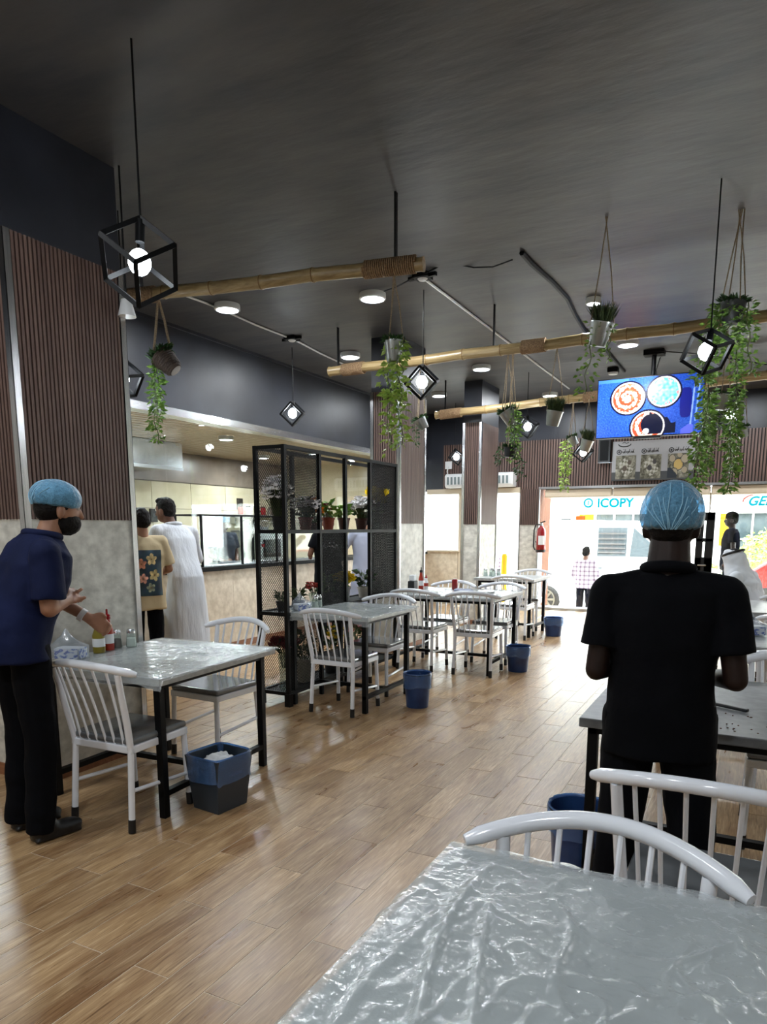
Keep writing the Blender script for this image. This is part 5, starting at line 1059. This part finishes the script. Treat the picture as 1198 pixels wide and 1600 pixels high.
    sm_ = [(hz, .185, .125), (D['pelvis'], .178, .125), (D['waist'], .165, .122), (D['chest'], .190, .128), (D['chest'].lerp(D['neck'], .62), .175, .105), (D['neck'] + (D['neck'] - D['chest']) * .05, .075, .07)]
    if robe: sm_ = [(Vector((D['anL'].x * .5 + D['anR'].x * .5, (D['anL'].y + D['anR'].y) / 2, .09 * s)), .25, .19), (Vector((0, D['pelvis'].y * .5, .5 * s)), .23, .165)] + sm_[1:]
    rg = []
    for i, (p, rx, ry) in enumerate(sm_):
        q = sm_[min(i + 1, len(sm_) - 1)][0]; pr_ = sm_[max(i - 1, 0)][0]; d = q - pr_; rg.append((p, rx * s * width, ry * s * bulk, -math.atan2(d.y, d.z)))
    c.loft(rg, 32, 2.3); b0 = D['neck'] - Vector((0, 0, .035)) * s
    for q in 'LR':
        sh, el, wr_ = D['sh' + q], D['el' + q], D['wr' + q]; c.cap(b0, .062 * s, sh, .066 * s)
        c.cap(sh, .067 * s, sh.lerp(el, .3), .068 * s)
        if sleeve < 1: c.tube([sh, sh.lerp(el, sleeve * .5), sh.lerp(el, sleeve)], [.066 * s, .068 * s, .073 * s], 18)
        else: c.cap(sh, .064 * s, el, .056 * s); c.tube([el, el.lerp(wr_, .5), el.lerp(wr_, .93)], [.056 * s, .052 * s, .046 * s], 16)
    sme = remeshed(c, voxel * .95, 3, .008 * s, 7, (1, 1, .5 if robe else .8)); so = link('robe' if robe else 'shirt', sme, G[shirt], t)
    if collar:
        k = MB(); ctr = D['neck'] + Vector((0, -.008, -.005)) * s; k.tube([ctr + Vector((math.cos(a) * .073, math.sin(a) * .070, .016 - .012 * math.sin(a))) * s for a in np.linspace(-pi * 1.35, pi * .35, 26)], .020 * s, 10); k.build('collar', G[shirt], so, True)
    if not robe:
        c = MB(); c.loft([(D['pelvis'] + Vector((0, 0, .06)), .155 * s, .112 * s), (D['pelvis'], .165 * s, .12 * s), (D['pelvis'] - Vector((0, 0, .08)) * s, .165 * s, .12 * s)] if not seated else [(D['pelvis'] + Vector((0, 0, .08)), .155 * s, .112 * s), (D['pelvis'] - Vector((0, 0, .05)), .165 * s, .13 * s)])
        for q in 'LR':
            c.cap(D['hip' + q], .095 * s * legw, D['kn' + q], .074 * s * legw); c.tube([D['kn' + q], D['kn' + q].lerp(D['an' + q], .5), D['an' + q] - Vector((0, 0, .045))], [.073 * s * legw, .068 * s * legw, .066 * s * legw], 16)
        link('trousers', remeshed(c, voxel, 3, .007, 8), G[trousers], t)
    if shoes:
        for q in 'LR':
            a = D['an' + q]; k = MB(); fw = (a - Vector((0, 0, a.z))); k.ell((a.x, a.y + .02, .055), (.048, .075, .062)); k.ell((a.x, a.y + .12, .038), (.048, .09, .038)); k.box(a.x - .043, a.x + .043, a.y - .04, a.y + .19, .004, .02); link('shoe', remeshed(k, .009, 2), G['leather_black'], t)
    return t, so, sme, D
P2 = person('person in a black polo shirt and blue hair net, seen from behind', (-.235, 2.50, 0), .06, .955,
    dict(elL=(-.215, -.05, 1.07), wrL=(-.12, .24, 1.04), elR=(.232, -.05, 1.07), wrR=(.14, .24, 1.02), shL=(-.188, -.02, 1.345), shR=(.188, -.02, 1.345), neck=(0, -.01, 1.42), head=(0, .03, 1.585), anL=(-.13, .0, .085), knL=(-.115, .02, .49), anR=(.17, .0, .085), knR=(.13, .02, .49)), 'skin_dark', neckr=1.38, nets=(1, 1, 1.16, .032), shirt='cloth_black', cap='net', voxel=.009, collar=True, sleeve=.70, hem=.775, width=1.04, bulk=1.05, legw=1.1)
P1 = person('person in a navy shirt and blue hair net leaning over the first table', (-3.055, 2.165, 0), -.22, 1.03,
    dict(pelvis=(0, -.03, .94), waist=(0, .02, 1.08), chest=(0, .09, 1.25), neck=(.0, .15, 1.41), head=(.01, .22, 1.545), shL=(-.19, .13, 1.35), elL=(-.18, .23, 1.13), wrL=(-.05, .36, 1.01), shR=(.19, .06, 1.34), elR=(.215, .05, 1.10), wrR=(.11, .19, 1.125)), 'skin_tan', shirt='cloth_navy', cap='net', beard=True, voxel=.009, collar=True, head_rot=(-.12, 0, -.25), hs=.96, nets=(.98, .93, .9, .045), sleeve=.84, hem=.86, grip=(.6, 1.5), width=1.08, bulk=1.15)
MB().tube([(-.075, .345, 1.06), (-.06, .36, 1.045)], .036, 12).build('wrist_band', G['plastic_white'], P1[0], True)
P3 = person('person in a long white thobe leaning on the kitchen counter', (-5.24, 5.62, 0), 1.35, 1.06,
    dict(pelvis=(0, -.06, .94), waist=(0, .0, 1.08), chest=(0, .07, 1.27), neck=(0, .13, 1.43), head=(-.03, .19, 1.58), shR=(.19, .09, 1.37), elR=(.29, .14, 1.10), wrR=(.16, .34, 1.06), shL=(-.19, .1, 1.38), elL=(-.26, .18, 1.12), wrL=(-.14, .36, 1.06)), 'skin_brown', shirt='cloth_thobe', robe=True, sleeve=1.2, collar=True, head_rot=(-.1, 0, .35), voxel=.012, width=1.02)
P4 = person('person in a tan tee with a painted flower print on its back', (-5.12, 4.98, 0), 1.15, .975,
    dict(elR=(.25, -.01, 1.13), wrR=(.2, .2, 1.06), elL=(-.25, -.01, 1.13), wrL=(-.2, .2, 1.06)), 'skin_tan', shirt='cloth_tan', sleeve=.85, hem=.74, voxel=.012, width=1.08)
def tee(u, v):
    n = noise.noise(Vector((u * 4, v * 6, 2))); m_ = noise.noise(Vector((u * 11, v * 14, 5))); c = [34 + 20 * n, 56 + 30 * n + 12 * m_, 70 + 34 * n]
    for cx, cy, r, col in ((.62, .80, .20, (222, 196, 140)), (.25, .70, .18, (226, 150, 116)), (.7, .45, .20, (206, 186, 130)), (.3, .38, .17, (220, 160, 140)), (.55, .18, .16, (150, 156, 130))):
        d = math.hypot(u - cx, (v - cy) * 1.5); a = math.atan2((v - cy) * 1.5, u - cx); rr = r * (.55 + .45 * abs(math.cos(a * 2.5 + cx * 9)))
        if d < rr: k = .8 + .4 * m_ + .2 * (d / r); c = [q * k for q in col]
        if d < r * .16: c = [120, 84, 40]
    return c
bv = bvh_of(P4[2]); painted('flower_print', (-.135, -.02, .86), (.27, 0, 0), (0, 0, .43), 60, 90, tee, G['paint_flat'], P4[1], conform=bv, off=.003)
P5 = person('person in a black tee with white script behind the plant shelf', (-5.2, 8.45, 0), .85, .98, dict(elL=(-.26, .02, 1.15), wrL=(-.2, .25, 1.12), elR=(.26, .02, 1.15), wrR=(.2, .25, 1.12)), 'skin_brown', shirt='cloth_grey' if False else 'cloth_black', trousers='cloth_trouser', hem=.76, voxel=.014, width=1.15, bulk=1.1)
bv5 = bvh_of(P5[2])
def drape(pts):
    out = []
    for x, z in pts:
        h = bv5.ray_cast(Vector((x, -.5, z)), Vector((0, 1, 0)), 1.0); out.append((h[0] if h[0] is not None else Vector((x, -.13, z))) + Vector((0, -.004, 0)))
    return out
s5 = MB()
for k, pts in enumerate(([(-.10, 1.26), (-.08, 1.23), (-.05, 1.24), (-.04, 1.27), (-.02, 1.235), (0, 1.24)], [(.0, 1.24), (.02, 1.26), (.03, 1.23), (.06, 1.235), (.08, 1.27), (.10, 1.24)], [(-.03, 1.30), (-.01, 1.28)], [(.04, 1.295), (.055, 1.28)])): s5.tube(drape(pts), .0055, 5)
s5.build('script_print', G['print_white'], P5[1], True)
P6 = person('person in a pale grey-lilac thobe beside the script tee, arms folded up', (-5.1, 9.3, 0), 1.0, 1.0, dict(elL=(-.30, .08, 1.18), wrL=(-.10, .24, 1.32), elR=(.28, .05, 1.16), wrR=(.1, .22, 1.3)), 'skin_tan', shirt='cloth_lilac', robe=True, sleeve=1.2, voxel=.014)
P7 = person('person in dark clothes and blue hair net behind the kitchen glass', (-6.75, 8.1, 0), -pi / 2 - .3, .98, dict(wrL=(-.1, .2, 1.05), wrR=(.1, .2, 1.05), elL=(-.22, .0, 1.12), elR=(.22, .0, 1.12)), 'skin_brown', shirt='cloth_grey', cap='net', voxel=.014)
P8 = person('person in a plaid shirt standing outside with his back to the glass', (-3.07, 15.3, -.6), -.1, .985, dict(elL=(-.26, -.02, 1.13), wrL=(-.16, .12, .98), elR=(.26, -.02, 1.13), wrR=(.18, .12, .98)), 'skin_brown', hair='hair_grey', shirt='cloth_plaid', trousers='cloth_charcoal', voxel=.014, sleeve=1.2, hem=.84, width=1.15)
P9 = person('person in a dark cap standing side-on outside the glass at right', (-.32, 13.9, -.02), pi / 2 + .1, 1.03, dict(), 'skin_dark', hair='hair_grey', shirt='cloth_charcoal', cap='baseball', voxel=.014, bulk=1.15)
P11 = person('person in a pinkish checked shirt beyond the narrow left opening', (-5.45, 16.2, -.6), .3, .97, dict(), 'skin_brown', shirt='cloth_plaid', trousers='cloth_grey', voxel=.016, sleeve=1.2)
# seated man in a headcloth
P10 = person('seated person in a white headcloth with black band at the far right table', (-.02, 8.12, 0), 1.15, .98,
    dict(pelvis=(0, -.1, .55), waist=(0, -.06, .70), chest=(0, .02, .90), neck=(0, .07, 1.06), head=(0, .14, 1.185), shL=(-.19, .02, 1.02), shR=(.19, .02, 1.02), elL=(-.26, .10, .82), elR=(.26, .10, .82), wrL=(-.12, .3, .86), wrR=(.12, .3, .86), hipL=(-.1, -.05, .52), hipR=(.1, -.05, .52), knL=(-.12, .38, .52), knR=(.12, .38, .52), anL=(-.12, .36, .085), anR=(.12, .36, .085)), 'skin_brown', shirt='cloth_white', trousers='cloth_white', sleeve=1.2, hem=.55, voxel=.013, head_rot=(-.25, 0, .1), seated=True)
hd = P10[3]['head']; gm = MB(); rg = [((0, -.01, .118), .04, .045), ((0, -.012, .09), .09, .10), ((0, -.015, .03), .108, .122), ((.02, -.02, -.04), .125, .125), ((.03, -.06, -.12), .19, .14), ((.04, -.10, -.2), .235, .15), ((.05, -.14, -.32), .24, .13), ((.05, -.16, -.44), .22, .1)]
gm.loft([(hd + Vector(c), rx, ry, .15) for c, rx, ry in rg], 30); link('headcloth', remeshed(gm, .012, 2, .014, 9), G['cloth_white'], P10[0])
MB().tube([hd + Euler((-.35, 0, 0)).to_matrix() @ Vector((math.cos(a) * .094, -.015 + math.sin(a) * .108, .075)) for a in np.linspace(0, 2 * pi, 30)], .0125, 8, False).build('head_band', G['wax_black'], P10[0], True)
dup(c0, (.03, 8.18, 0), 1.15, 'white chair of the seated person in the headcloth')
# waste paper left on the right hand tables
tissue((.05, 5.2, .804), .4, 'blue flowered tissue pack on the second right table', .9)

bpy.data.scenes.remove(WS); bpy.data.batch_remove(TRASH)
